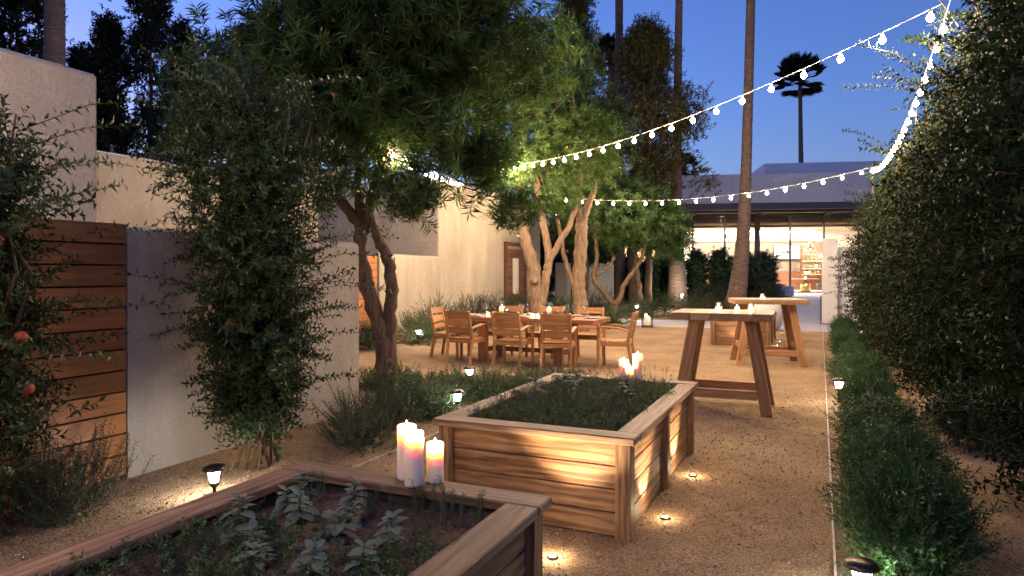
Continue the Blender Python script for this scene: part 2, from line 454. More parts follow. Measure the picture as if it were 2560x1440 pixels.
# ------------------------------------------------------------------ foliage helpers (numpy)
def nz(a): return a / np.maximum(np.linalg.norm(a, axis=-1, keepdims=True), 1e-9)
def perp(d):
    ref = np.where(np.abs(d[..., 2:3]) < .9, np.array([0, 0, 1.]), np.array([1., 0, 0]))
    a = nz(np.cross(d, ref)); return a, np.cross(d, a)

def np_mesh(name, V, F, mat, smooth=False):
    me = bpy.data.meshes.new(name)
    V = np.ascontiguousarray(V, dtype=np.float32).reshape(-1, 3); F = np.ascontiguousarray(F, dtype=np.int32); k = F.shape[1]
    me.vertices.add(len(V)); me.vertices.foreach_set('co', V.ravel())
    me.loops.add(F.size); me.loops.foreach_set('vertex_index', F.ravel())
    me.polygons.add(len(F)); me.polygons.foreach_set('loop_start', np.arange(0, F.size, k, dtype=np.int32))
    if smooth: me.polygons.foreach_set('use_smooth', np.ones(len(F), dtype=bool))
    me.materials.append(M[mat]); me.update(calc_edges=True); me.validate(); return me

def shoot_leaves(P, D, L, m, ll, lw, spread=.6, droop=.1, jit=.25, t0=.1):
    S = len(P); t = (t0 + (1 - t0) * (np.arange(m) + .5) / m)[None, :, None]
    L = np.broadcast_to(np.asarray(L, float), (S,))[:, None, None]
    dn = np.array([0, 0, -1.])
    pos = P[:, None] + D[:, None] * L * t + dn * droop * L * t * t
    tan = nz(D[:, None] + dn * 2 * droop * t)
    a, b = perp(tan); k = np.arange(m)
    phi = (k // 2 * 1.57 + (k % 2) * math.pi)[None, :] + rng.uniform(0, 6.28, (S, 1)) + rng.normal(0, .25, (S, m))
    rad = a * np.cos(phi)[..., None] + b * np.sin(phi)[..., None]
    d = nz(tan * (1 - spread) + rad * spread + rng.normal(0, jit, (S, m, 3)) * .5)
    nr = nz(tan - d * np.sum(tan * d, -1, keepdims=True) + 1e-4)
    sz = rng.uniform(.7, 1.15, (S, m))
    return pos.reshape(-1, 3), d.reshape(-1, 3), nr.reshape(-1, 3), (ll * sz).ravel(), (lw * sz).ravel()

def leaf_mesh(name, sets, mat, droop=.14):
    B, D, N, L, Wd = [np.concatenate(x) for x in zip(*sets)]
    sd = np.cross(D, N); L = L[:, None]; Wd = Wd[:, None]
    V = np.stack([B, B + D * L * .42 + sd * Wd / 2 + N * Wd * .18, B + D * L * .42 - sd * Wd / 2 + N * Wd * .18, B + D * L - N * L * droop], 1)
    k = np.arange(len(B))[:, None] * 4
    F = np.concatenate([k + np.array([[0, 1, 3]]), k + np.array([[0, 3, 2]])], 0)
    return np_mesh(name, V.reshape(-1, 3), F, mat)

def twig_mesh(name, P, D, L, r, droop, mat):
    S = len(P); L = np.broadcast_to(np.asarray(L, float), (S,)); a, b = perp(D); V = []
    for t, rr in ((0, r), (.5, r * .75), (1, r * .35)):
        c = P + D * (L * t)[:, None] + np.array([0, 0, -1.]) * (droop * L * t * t)[:, None]
        for j in range(3):
            an = 2.094 * j; V.append(c + (a * math.cos(an) + b * math.sin(an)) * rr)
    V = np.stack(V, 1); k = np.arange(S)[:, None] * 9; F = []
    for i in range(2):
        for j in range(3):
            F.append(k + np.array([[i * 3 + j, i * 3 + (j + 1) % 3, (i + 1) * 3 + (j + 1) % 3, (i + 1) * 3 + j]]))
    return np_mesh(name, V.reshape(-1, 3), np.concatenate(F, 0), mat)

def in_blobs(blobs):
    """blob: (cx,cy,cz, rx,ry,rz, clusters, shoots, cluster radius) -> shoot positions, directions, cluster centres"""
    PS, DS, CS = [], [], []
    for cx, cy_, cz, rx, ry, rz, nc, ns, cr in blobs:
        c = np.array([cx, cy_, cz]); rr = np.array([rx, ry, rz])
        u = nz(rng.normal(size=(nc, 3))); q = rng.uniform(0, 1, (nc, 1)) ** .42
        ctr = c + u * q * rr
        p = ctr[:, None] + rng.normal(size=(nc, ns, 3)) * cr
        out = nz((ctr - c) / rr)[:, None]
        d = nz(out * .9 + nz(p - ctr[:, None]) * .8 + np.array([0, 0, .35]) + rng.normal(size=(nc, ns, 3)) * .3)
        PS.append(p.reshape(-1, 3)); DS.append(d.reshape(-1, 3)); CS.append(ctr)
    return np.concatenate(PS), np.concatenate(DS), np.concatenate(CS)

def part(name, me, parent, kind=None):
    o = bpy.data.objects.new(name, me); link(o, parent)
    if kind: o['kind'] = kind
    return o

def curve_pts(a, b, n, sag=0.0, wob=0.0):
    a, b = Vector(a), Vector(b); out = []
    for i in range(n + 1):
        t = i / n; p = a.lerp(b, t); p.z -= sag * 4 * t * (1 - t)
        if 0 < i < n: p += Vector((random.gauss(0, wob), random.gauss(0, wob), random.gauss(0, wob)))
        out.append(p)
    return out

def wavy(pts, n=4, wob=.02):
    """subdivide a hand-laid limb into a wavy line (Catmull-Rom)"""
    P = [Vector(p) for p in pts]; P = [P[0] * 2 - P[1]] + P + [P[-1] * 2 - P[-2]]; out = []
    for i in range(1, len(P) - 2):
        for j in range(n):
            t = j / n; p0, p1, p2, p3 = P[i - 1], P[i], P[i + 1], P[i + 2]
            q = .5 * ((2 * p1) + (p2 - p0) * t + (2 * p0 - 5 * p1 + 4 * p2 - p3) * t * t + (3 * p1 - p0 - 3 * p2 + p3) * t ** 3)
            out.append(q + Vector((random.gauss(0, wob), random.gauss(0, wob), 0)))
    out.append(P[-2]); return out

def limb(mb, pts, r0, r1, n=10, sub=4, wob=.012, rw=.14):
    q = wavy(pts, sub, wob); m = len(q)
    mb.tube(q, [(r0 + (r1 - r0) * i / (m - 1)) * (1 + .08 * math.sin(i * 2.3 + r0 * 90)) for i in range(m)], n, True, rw)

def gz(y):
    t = min(1, max(0, (y - 20) / 10.)); return .45 * t * t * (3 - 2 * t)

# ================================================================== setting
ys = [-30, -10, 0, 5, 10, 15, 20, 21, 22, 23, 24, 25, 26, 27, 28, 29, 30, 31, 45, 90, 300]
xs = [-200, -40, -10, -5, 0, 5, 40, 200]
mb = MB()
for y in ys:
    for x in xs: mb.v.append((x, y, gz(y)))
nx = len(xs)
for i in range(len(ys) - 1):
    for j in range(nx - 1):
        a = i * nx + j; mb.f.append((a, a + 1, a + nx + 1, a + nx))
g = mb.build('ground', 'gravel', smooth=True); g['kind'] = 'structure'

def path(name, x0, x1, y0, y1, up=.006):
    yy = np.linspace(y0, y1, max(2, int(y1 - y0) + 1)); mb = MB()
    for y in yy: mb.v += [(x0, y, gz(y) + up), (x1, y, gz(y) + up), (x0, y, gz(y) - .12), (x1, y, gz(y) - .12)]
    for i in range(len(yy) - 1):
        a = i * 4; mb.f += [(a, a + 1, a + 5, a + 4), (a + 1, a + 3, a + 7, a + 5), (a + 2, a, a + 4, a + 6)]
    mb.f += [(0, 2, 3, 1)]; e = (len(yy) - 1) * 4; mb.f += [(e, e + 1, e + 3, e + 2)]
    o = mb.build(name, 'concrete'); return o
pv = bpy.data.objects.new('concrete_path', None); link(pv); pv['kind'] = 'structure'
for i, (a, b_) in enumerate(((-6.6, -4.4), (-4.39, -2.2), (-2.19, .0), (.01, 2.2), (2.21, 4.4))):
    path('slab', a, b_, 19.05, 21.4).parent = pv
for y0 in (21.41, 24.01, 26.61, 29.21, 31.81):
    path('slab', -1.75, .0, y0, y0 + 2.59).parent = pv
path('slab', -14, 6, 34.41, 48).parent = pv

# steel edging strips
def edging(x, y0, y1, lab):
    t = thing('steel_edging', lab, 'edging', (x, 0, 0))
    yy = y0
    while yy < y1 - .1:
        e = min(y1, yy + 2.4); beam('strip', (0, yy, -.02), (0, e - .004, -.02), .012, .075, 'steel_edge', t, b=.001); yy = e
edging(.07, 1.6, 18.9, 'thin steel edging between gravel walk and low green shrub row')
edging(-3.25, 2.7, 9.0, 'thin steel edging between planting bed and raised planters')

# loose gravel lying on the court, too many to count
NP = 52000
px = rng.uniform(-4.55, 1.6, NP); py = 2.2 + 7.5 * rng.uniform(0, 1, NP) ** 1.7
s = (.002 + .008 * rng.uniform(0, 1, (NP, 1, 1)) ** 4); oc = np.array([[1, 0, 0], [-1, 0, 0], [0, 1, 0], [0, -1, 0], [0, 0, .8], [0, 0, -.8]], float)
V = oc[None] * s * rng.uniform(.6, 1.3, (NP, 6, 1)); ang = rng.uniform(0, 6.28, NP); ca, sa = np.cos(ang)[:, None], np.sin(ang)[:, None]
V = np.stack([V[..., 0] * ca - V[..., 1] * sa, V[..., 0] * sa + V[..., 1] * ca, V[..., 2]], -1)
V += np.stack([px, py, s[:, 0, 0] * .35], -1)[:, None]
of = np.array([[0, 2, 4], [2, 1, 4], [1, 3, 4], [3, 0, 4], [2, 0, 5], [1, 2, 5], [3, 1, 5], [0, 3, 5]])
F = (np.arange(NP)[:, None, None] * 6 + of[None]).reshape(-1, 3)
M['pebble'] = leaf('pebble', [(.16, .10, .055), (.30, .20, .115), (.40, .275, .165), (.54, .41, .27)], 0, .9, .2)
o = part('loose_gravel', np_mesh('loose_gravel', V, F, 'pebble'), None, 'stuff'); tag(o, 'loose tan granite chips strewn over the gravel court', 'gravel')
# fallen leaves
n = 420; P = np.stack([np.where(np.arange(n) < 260, rng.uniform(-4.5, -2.9, n), rng.uniform(-4, 1.4, n)), rng.uniform(2.8, 10.5, n), np.full(n, .012)], -1); D = nz(np.stack([rng.normal(size=n), rng.normal(size=n), rng.normal(0, .15, n)], -1))
N = nz(np.stack([rng.normal(0, .25, n), rng.normal(0, .25, n), np.ones(n)], -1)); N = nz(N - D * np.sum(N * D, -1, keepdims=True))
o = part('fallen_leaves', leaf_mesh('fallen_leaves', [(P, D, N, rng.uniform(.03, .06, n), rng.uniform(.012, .022, n))], 'leaf_dry'), None, 'stuff')
tag(o, 'dry fallen leaves scattered over bed and gravel', 'leaf litter')

# ------------------------------------------------------------------ walls and left buildings
def rounded_wall(name, x0, x1, y0, y1, h, mat, parent=None, r=.06):
    prof = [(x0, 0), (x0, h - r), (x0 + r * .3, h - r * .3), (x0 + r, h), (x1 - r, h), (x1 - r * .3, h - r * .3), (x1, h - r), (x1, 0)]
    ny = max(2, int((y1 - y0) / .5)); mb = MB(); k = len(prof)
    for i in range(ny + 1):
        y = y0 + (y1 - y0) * i / ny
        for x, z in prof: mb.v.append((x, y, z - .15 if z == 0 else z + .006 * math.sin(y * 2.1)))
    for i in range(ny):
        for j in range(k - 1): mb.f.append((i * k + j, (i + 1) * k + j, (i + 1) * k + j + 1, i * k + j + 1))
    mb.f.append(tuple(range(k))); mb.f.append(tuple(reversed(range(ny * k, ny * k + k))))
    return mb.build(name, mat, parent)
o = rounded_wall('stucco_wall', -4.88, -4.6, 3.385, 6.12, 1.83, 'stucco'); tag(o, 'beige stucco garden wall between plank fence and forked tree', 'wall')
o = rounded_wall('stucco_wall', -8.95, -8.66, 12.25, 14.78, 1.92, 'stucco'); tag(o, 'low beige stucco wall butting against the tall building corner', 'wall')
def building(label, x0, x1, y0, y1, h, mat):
    t = thing('stucco_building', label, 'building', ((x0 + x1) / 2, (y0 + y1) / 2, 0)); a, b_ = (x1 - x0) / 2, (y1 - y0) / 2
    MB().box(-a, a, -b_, b_, -.2, h, .03).build('wall', mat, t)
    MB().box(-a + .2, a - .2, -b_ + .2, b_ - .2, h + .002, h + .06, .01).build('roof', 'concrete', t)
    return t
building('tall grey stucco building end above the plank fence', -16, -6.5, -6, 4.47, 3.46, 'stucco_grey')
building('set back beige stucco building glimpsed between fence and shrubs', -19, -10.6, 4.6, 12.6, 3.45, 'stucco')
tb = building('tall beige stucco building with dark wooden gate panel', -18, -8.68, 14.79, 21.6, 3.84, 'stucco')

def plank_fence(label, x, y0, y1, n, h, z0=.03):
    t = thing('plank_fence', label, 'fence', (x, (y0 + y1) / 2, 0)); L = (y1 - y0) / 2
    ph = h / n
    for i in range(n):
        z = z0 + ph * (i + .5)
        beam('plank', (random.uniform(-.002, .002), L - .003, z), (0, -L + .003, z), .03, ph - .011, 'fence', t, b=.003)
    for yy in (-L + .06, 0, L - .06):
        beam('post', (-.06, yy, 0), (-.06, yy, h), .08, .08, 'dark_wood', t, up=(0, 1, 0))
    MB().box(-.032, -.028, -L, L, .02, h).build('backing_board', 'liner', t)
    return t
plank_fence('tall reddish horizontal plank fence beside the pomegranate shrub', -4.62, -1.2, 3.38, 12, 1.83)
plank_fence('short plank fence section seen behind the forked tree trunk', -8.7, 9.2, 12.2, 12, 1.83)

# gate panel on the tall building
t = thing('gate_panel', 'dark brown plank gate panel with pale centre strip', 'gate', (-8.66, 19.42, 0))
for i in range(13):
    beam('plank', (.02, -.7, .18 + i * .165), (.02, .7, .18 + i * .165), .03, .155, 'dark_wood', t)
beam('centre_strip', (.045, -.05, .85), (.045, -.05, 1.95), .42, .02, 'ceramic', t, up=(1, 0, 0))
for yy in (-.75, .75): beam('jamb', (.03, yy, .02), (.03, yy, 2.34), .09, .09, 'dark_wood', t, up=(1, 0, 0))
beam('lintel', (.03, -.8, 2.39), (.03, .8, 2.39), .1, .09, 'dark_wood', t)
# electric box beside it
t = thing('utility_box', 'pale grey utility cabinet on the wall beside dark gate', 'cabinet', (-8.6, 20.75, 0))
MB().box(-.08, .12, -.22, .22, .7, 1.75, .015).build('cabinet', 'ceramic', t)
MB().box(.121, .135, -.18, .18, .76, 1.69, .005).build('door', 'ceramic', t)
MB().tube([(0, 0, .69), (0, 0, .0)], .025, 8).build('conduit', 'steel_edge', t)

# low white wall behind the trees
t = thing('low_wall', 'low pale wall standing behind the two rough trunks', 'wall', (-8.5, 25.8, gz(25.8)), R(24))
MB().box(-1.15, -.72, -.16, .16, -.1, 1.62, .02).build('wall_end', 'stucco_grey', t)
MB().box(-.72, 1.15, -.12, .12, -.1, 1.6, .02).build('wall', 'white_paint', t)

# white pillar and gate wall at the path
t = thing('pillar_wall', 'white pillar and pale wall panel beside the concrete path', 'wall', (.05, 22.0, gz(22)))
MB().box(0, .42, -.2, .2, -.1, 2.44, .012).build('pillar', 'white_paint', t)
MB().box(.43, 3.2, -.02, .1, -.1, 2.2, .012).build('panel', 'white_paint', t)
MB().box(.46, .49, -.05, -.021, .02, 1.25, .004).build('downpipe', 'steel_edge', t)

# ================================================================== restaurant
RS = thing('restaurant_building', 'long low restaurant pavilion with glass front and blue-grey parapet', 'building', (-3.02, 38.13, .45), R(15.5))
def rbox(name, mat, *a, b=.01): return MB().box(*a, b).build(name, mat, RS)
x0, x1 = -10.2, 7.5
rbox('floor', 'concrete', x0, x1, -.1, 9.2, -.35, -.0)
rbox('back_wall', 'white_paint', x0, x1, 6.4, 6.6, 0, 4.6)
rbox('ceiling', 'soffit', x0, x1, .1, 6.4, 3.6, 3.7)
rbox('bulkhead', 'dark_fascia', x0, x1, .35, .5, 3.48, 4.1)
rbox('side_wall', 'soffit', x0 - .2, x0, -.1, 6.6, 0, 4.2)
rbox('side_wall', 'white_paint', x1, x1 + .2, -.1, 6.6, 0, 4.2)
rbox('roof', 'parapet', x0 - .4, x1 + .4, -2.5, 9.4, 4.5, 5.92)
rbox('roof_volume', 'parapet', .9, x1 + .3, 2.6, 9.2, 5.92, 7.2)
rbox('fascia', 'dark_fascia', x0 - .35, x1 + .35, -2.45, -2.3, 4.18, 4.5)
# soffit boards
nb = 16
for i in range(nb):
    ya = -2.3 + 2.4 * i / nb
    beam('soffit_board', (x0, ya + .075, 4.2), (x1, ya + .075, 4.2), 2.4 / nb - .006, .04, 'soffit', RS, b=.003)
rbox('steel_beam', 'frame_metal', x0, x1, -2.29, -2.2, 4.02, 4.17)
for x in (-6.6, -3.3, 0.05, 3.3):
    rbox('outrigger', 'frame_metal', x - .04, x + .04, -2.2, -.08, 4.06, 4.17)
# glazing
mull = [-9.9, -8.25, -6.6, -4.95, -3.3, -1.65, 0, 1.65, 3.32, 5.0, 6.7]
for i, x in enumerate(mull):
    w = .14 if x == 0 else .045
    rbox('mullion', 'frame_metal', x - w, x + w, -.06, .06, 0, 4.12, b=.005)
for i in range(len(mull) - 1):
    a, b_ = mull[i] + (.14 if mull[i] == 0 else .045), mull[i + 1] - (.14 if mull[i + 1] == 0 else .045)
    rbox('transom', 'frame_metal', a + .001, b_ - .001, -.05, .05, 3.44, 3.54, b=.004)
    rbox('head_rail', 'frame_metal', a + .001, b_ - .001, -.05, .05, 4.06, 4.12, b=.004)
    rbox('bottom_rail', 'frame_metal', a + .001, b_ - .001, -.05, .05, .0, .09, b=.004)
    rbox('glass_pane', 'pane', a, b_, -.006, .006, .091, 3.439, b=0)
    rbox('glass_pane', 'pane', a, b_, -.006, .006, 3.541, 4.059, b=0)
# dado / bar wall inside
rbox('bar_shelf_wall', 'wall_taupe', -2.6, 5.6, 6.2, 6.39, 1.1, 2.95)
rbox('bar_dado', 'dark_wood', -2.6, 5.6, 6.1, 6.38, 0, 1.09)
rbox('wall_panel', 'soffit', -8.5, -4.2, 5.0, 5.1, 0, 3.2)
rbox('wall_ledge', 'soffit', -6, 4.6, 6.15, 6.399, 2.96, 3.02)
# cove strip that washes the upper wall
M['cove'] = glow('cove', (1, .88, .70), 20.0, False); M['cove'].cycles.emission_sampling = 'AUTO'
rbox('cove_light', 'cove', -4.5, 4.4, 5.75, 5.85, 3.52, 3.56, b=0)
def rl(x, y, z, p, sz, col=(1, .82, .62)):
    li = bpy.data.lights.new('lamp_light', 'AREA'); li.energy = p; li.color = col; li.size = sz
    o = bpy.data.objects.new('lamp_light', li); link(o, RS); o.location = (x, y, z); return o
for x in (-7.5, -4.5, -1.2, 1.8, 4.6): rl(x, 3.2, 3.58, 85, .5)
# soffit downlights
for x in (-9, -5.3, -1.6, 1.9, 3.7):
    o = MB().lathe([(.001, 0), (.075, 0), (.09, -.012), (.09, -.02)], 14).build('downlight', 'lens_warm', RS, True, (x, -1.2, 4.176))
    spot(o, (0, 0, -.03), (0, 0, -1), 60, (1, .84, .66), 140, .8, .06)
# track light inside
t = thing('track_light', 'thin black ceiling track with small spot heads inside restaurant', 'track light'); t.parent = None
t.location = (RS.matrix_basis @ Vector((0, 0, 0))); t.location = (-3.02, 38.13, .45); t.rotation_euler = RS.rotation_euler
beam('track', (-1.3, 2.2, 3.2), (2.9, 2.2, 3.2), .025, .025, 'black_metal', t)
for x in (-1.28, 1.2, 2.88): beam('hanger', (x, 2.2, 3.215), (x, 2.2, 3.6), .012, .012, 'black_metal', t, up=(0, 1, 0))
for x in (-1.25, -1.1, -.75, .15, 1.0, 1.55, 2.05, 2.3, 2.7, 2.86):
    MB().tube([(x, 2.2, 3.18), (x, 2.2, 3.1), (x + random.uniform(-.04, .04), 2.17, 2.98)], [.012, .035, .04], 8).build('spot_head', 'black_metal', t)
def RP(x, y, z=0):
    v = Matrix.Translation((-3.02, 38.13, .45)) @ Matrix.Rotation(R(15.5), 4, 'Z') @ Vector((x, y, z)); return tuple(v)
# television
M['screen'] = glow('screen', (.80, 1, .93), .42, False)
t = thing('television', 'bright wall television with teal bezel behind the glass', 'television', RP(2.9, 5.98, 1.85), R(15.5))
MB().box(-.78, .78, 0, .06, 0, .92, .01).build('housing', 'frame_metal', t)
MB().box(-.74, .74, -.006, -.001, .05, .88).build('screen', 'screen', t)
MB().box(-.2, .2, .061, .2, .3, .6).build('wall_bracket', 'black_metal', t)
# bottle shelves
M['bottle_glass'] = leaf('bottle_glass', [(.5, .42, .32), (.3, .14, .05), (.1, .16, .08), (.6, .55, .48)], 0, .15, .8)
t = thing('bottle_shelves', 'back bar shelves crowded with bottles and small lights', 'shelf', RP(4.35, 5.4, 0), R(15.5))
for z in (.95, 1.3, 1.75, 2.15): beam('shelf', (-.75, .1, z), (.85, .1, z), .35, .04, 'soffit', t)
for x in (-.75, .85): beam('upright', (x, .1, .0), (x, .1, 2.5), .05, .3, 'dark_wood', t, up=(0, 1, 0))
bm = MB().lathe([(.035, 0), (.035, .16), (.014, .2), (.014, .27), (.001, .27)], 8).mesh('bottle', 'bottle_glass', True)
for z in (.97, 1.32, 1.77, 2.17):
    for i in range(11):
        o = bpy.data.objects.new('bottle', bm); link(o, t); o.location = (-.66 + i * .138 + random.uniform(-.02, .02), .02 + random.uniform(-.05, .1), z); o.scale = (1, 1, random.uniform(.7, 1.1))
lm = MB().lathe([(.001, 0), (.03, .02), (.03, .05), (.001, .07)], 8).mesh('shelf_lamp', 'lens_warm', True)
for i in range(9):
    o = bpy.data.objects.new('shelf_lamp', lm); link(o, t); o.location = (random.uniform(-.7, .8), -.1, random.choice((1.05, 1.45, 2.0, 2.25, 2.4)))
plight(t, (0, -.5, 1.6), 3, (1, .75, .5), .1)
# pendants
M['red_enamel'] = plain('red_enamel', (.32, .05, .03), .35, noise=.1)
for k, (x, y, z, lab) in enumerate(((2.05, 2.6, 2.15, 'shallow red enamel pendant lamp over the restaurant table'), (3.5, 3.2, 2.4, 'tall bell shaped red pendant lamp hanging in the restaurant'))):
    t = thing('pendant_lamp', lab, 'pendant lamp', RP(x, y, z), R(15.5))
    pr = [(.27, 0), (.2, .1), (.05, .16), (.03, .22)] if k == 0 else [(.22, 0), (.17, .12), (.08, .3), (.05, .5), (.02, .55)]
    MB().lathe(pr, 18).build('shade', 'red_enamel', t, True)
    beam('cord', (0, 0, pr[-1][1]), (0, 0, 3.6 - z), .012, .012, 'black_metal', t, up=(0, 1, 0))
    MB().lathe([(.001, -.03), (.05, 0), (.05, .04)], 10).build('bulb', 'lens_warm', t, True, (0, 0, -.005)); plight(t, (0, 0, -.08), 2, WARM, .05)
# table with brass drum base, lounge chairs, ottoman
M['brass'] = plain('brass', (.62, .44, .18), .35, .9, noise=.1)
M['fabric_blue'] = plain('fabric_blue', (.45, .50, .54), .9, noise=.08, bump=.2)
M['fabric_green'] = plain('fabric_green', (.06, .075, .07), .9, noise=.1)
t = thing('cafe_table', 'restaurant table with pale top and brass drum base', 'table', RP(2.75, 1.3), R(15.5))
MB().box(-.62, .62, -.4, .4, .70, .74, .01).build('tabletop', 'soffit', t)
MB().lathe([(.26, 0), (.26, .5), (.22, .5), (.06, .52), (.06, .7)], 20).build('drum_base', 'brass', t, True)
MB().lathe([(.035, .742), (.035, .82), (.001, .82)], 10).build('votive', 'lens_warm', t, True)
def lounge(x, y, rz, lab):
    t = thing('lounge_chair', lab, 'chair', RP(x, y), R(15.5) + rz)
    MB().box(-.33, .33, -.3, .3, .3, .45, .04).build('seat', 'fabric_green', t)
    MB().box(-.33, .33, .27, .36, .46, .85, .03).build('backrest', 'fabric_green', t)
    for sx in (-.28, .28):
        for sy in (-.25, .27): beam('leg', (sx, sy, 0), (sx, sy, .3), .03, .03, 'brass', t, up=(0, 1, 0))
lounge(1.35, 1.2, R(90), 'dark green lounge chair facing the brass based table')
lounge(3.75, 1.6, R(-90), 'dark green lounge chair between brass table and bottle shelves')
MB_o = MB().lathe([(.36, .02), (.42, .06), (.44, .25), (.42, .4), (.36, .46), (.001, .47)], 28)
t = thing('ottoman', 'round blue-grey ottoman outside the glass front', 'ottoman', (-1.45, 31.9, gz(31.9) + .01))
MB_o.build('cushion', 'fabric_blue', t, True); MB().lathe([(.33, 0), (.33, .019)], 24).build('plinth', 'black_metal', t)

# ================================================================== planters
def planter(label, xc, yc, Wx, Ly, H, soil_z, loc_z=0):
    t = thing('raised_planter', label, 'planter', (xc, yc, loc_z), 0, 'cedar planters along the gravel walk')
    a, b_ = Wx / 2, Ly / 2; rw, rt = .145, .042; inset = .03; pw = .09
    # cap rails
    for s in (-1, 1):
        beam('rail', (-a, s * (b_ - rw / 2), H - rt / 2), (a, s * (b_ - rw / 2), H - rt / 2), rw, rt, 'cedar_rail', t, b=.006)
        beam('rail', (s * (a - rw / 2), -b_ + rw + .003, H - rt / 2 - .002), (s * (a - rw / 2), b_ - rw - .003, H - rt / 2 - .002), rw, rt, 'cedar_rail', t, b=.006)
    ax, by = a - inset, b_ - inset; hp = H - rt - .003
    for sx in (-1, 1):
        for sy in (-1, 1): beam('post', (sx * (ax - pw / 2), sy * (by - pw / 2), -.02), (sx * (ax - pw / 2), sy * (by - pw / 2), hp), pw, pw, 'cedar', t, up=(0, 1, 0))
        beam('post', (sx * (ax - .022), 0, -.02), (sx * (ax - .022), 0, hp), .075, .044, 'cedar', t, up=(1, 0, 0))
    nbd = 4; bh = (hp - .01) / nbd
    for i in range(nbd):
        z = .008 + bh * (i + .5)
        for s in (-1, 1):
            beam('board', (-ax + pw + .002, s * (by - .05), z), (ax - pw - .002, s * (by - .05), z), .038, bh - .005, 'cedar', t)
            for (ya, yb) in ((-by + pw + .002, -.04), (.04, by - pw - .002)):
                beam('board', (s * (ax - .052), ya, z), (s * (ax - .052), yb, z), .038, bh - .005, 'cedar', t)
    for s in (-1, 1):
        MB().box(s * (ax - .09) - .006, s * (ax - .09) + .006, -by + .1, by - .1, .02, hp - .01).build('liner', 'liner', t)
        MB().box(-ax + .1, ax - .1, s * (by - .09) - .006, s * (by - .09) + .006, .02, hp - .01).build('liner', 'liner', t)
    # soil
    nxs, nys = 26, 40; mb = MB()
    for j in range(nys + 1):
        for i in range(nxs + 1):
            x = -ax + .097 + (2 * ax - .194) * i / nxs; y = -by + .097 + (2 * by - .194) * j / nys
            mb.v.append((x, y, soil_z + .018 * math.sin(x * 9 + y * 4) + random.uniform(-.012, .012)))
    for j in range(nys):
        for i in range(nxs):
            q = j * (nxs + 1) + i; mb.f.append((q, q + 1, q + nxs + 2, q + nxs + 1))
    mb.build('soil', 'soil', t, True)
    return t
PA = (-1.655, 1.535); PBc = (-1.575, 4.785)
planter('near cedar planter growing broad grey sage and rosemary', PA[0], PA[1], 1.31, 2.17, .585, .505)
planter('cedar planter full of lavender with uplit side boards', PBc[0], PBc[1], 1.29, 2.17, .585, .50)
planter('far cedar planter behind the two tall bar tables', -1.5, 15.7, 1.22, 2.15, .6, .5)

# ================================================================== candles
def candle(label, loc, r, h, group=None, power=.5, parent=None, ci=.03):
    if parent is None: t = thing('pillar_candle', label, 'candle', loc, random.uniform(0, 6), group)
    else:
        t = bpy.data.objects.new('candle', None); link(t, parent); t.location = loc
    wd = min(.035, h * .3)
    pr = [(r * .96, 0), (r, .006), (r, h - .008), (r * .985, h - .002), (r * .93, h), (r * .84, h - .003), (r * .80, h - .010), (r * .74, h - wd), (.001, h - wd - .002)]
    MB().lathe(pr, 26).build('wax', 'wax', t, True)
    MB().tube([(0, 0, h - wd - .002), (.002, 0, h - wd + .012)], .0018, 5).build('wick', 'black_metal', t)
    MB().lathe([(.001, 0), (.0065, .008), (.0075, .016), (.004, .032), (.0005, .046)], 10).build('flame', 'flame', t, True, (0, 0, h - wd + .008))
    plight(t, (0, 0, h - wd + .03), power, (1, .60, .28), .012)
    return t
zr = .586
gA = 'pillar candles on the near planter rail'
candle('shortest ivory candle of the trio on the near planter rail', (-1.535, 2.585, zr), .037, .172, gA)
candle('tall ivory candle standing behind the others on near planter rail', (-1.675, 2.575, zr), .042, .238, gA)
candle('ivory pillar candle in front of the near planter trio', (-1.592, 2.505, zr), .041, .232, gA)
gB = 'pillar candles on the lavender planter rail'
candle('tallest ivory candle on the lavender planter rail', (-1.43, 5.80, zr), .040, .215, gB)
candle('medium ivory candle on the lavender planter rail', (-1.545, 5.775, zr), .040, .165, gB)
candle('short stub candle between two taller ones on lavender planter rail', (-1.485, 5.74, zr), .032, .105, gB)

# ================================================================== bar tables
def bar_table(label, loc, rz, tw, td, planks_along_y, n):
    t = thing('bar_table', label, 'bar table', loc, rz)
    H, th = 1.07, .078
    for i in range(n):
        if planks_along_y:
            w = tw / n; x = -tw / 2 + w * (i + .5)
            beam('plank', (x, -td / 2, H - th / 2 + random.uniform(-.001, .001)), (x, td / 2, H - th / 2), w - .007, th, 'bar_top' , t, b=.003)
        else:
            w = td / n; y = -td / 2 + w * (i + .5)
            beam('plank', (-tw / 2, y, H - th / 2 + random.uniform(-.001, .001)), (tw / 2, y, H - th / 2), w - .007, th, 'bar_top', t, b=.003)
    bx, by, tx, ty = tw / 2 - .07, td / 2 - .1, tw / 2 - .24, td / 2 - .2
    for sx in (-1, 1):
        for sy in (-1, 1):
            beam('leg', (sx * bx, sy * by, 0), (sx * tx, sy * ty, H - th - .001), .115, .062, 'bar_wood', t, up=(0, 1, 0))
    def at(z, b0, t0): return b0 + (t0 - b0) * z / (H - th)
    z = .2; xx, yy = at(z, bx, tx) - .06, at(z, by, ty)
    for s in (-1, 1):
        beam('stretcher', (-xx, s * yy, z), (xx, s * yy, z), .045, .095, 'bar_wood', t)
        xq = at(.3, bx, tx); yq = at(.3, by, ty) - .035
        beam('stretcher', (s * xq, -yq, .3), (s * xq, yq, .3), .045, .085, 'bar_wood', t)
    return t
bar_table('tall bar table with five thick end-grain planks by the lavender planter', (-.975, 7.93, 0), R(1.5), 1.06, .88, True, 5)
bar_table('tall bar table with long side planks standing before the far planter', (-.80, 12.1, 0), R(14), 1.13, .92, False, 5)

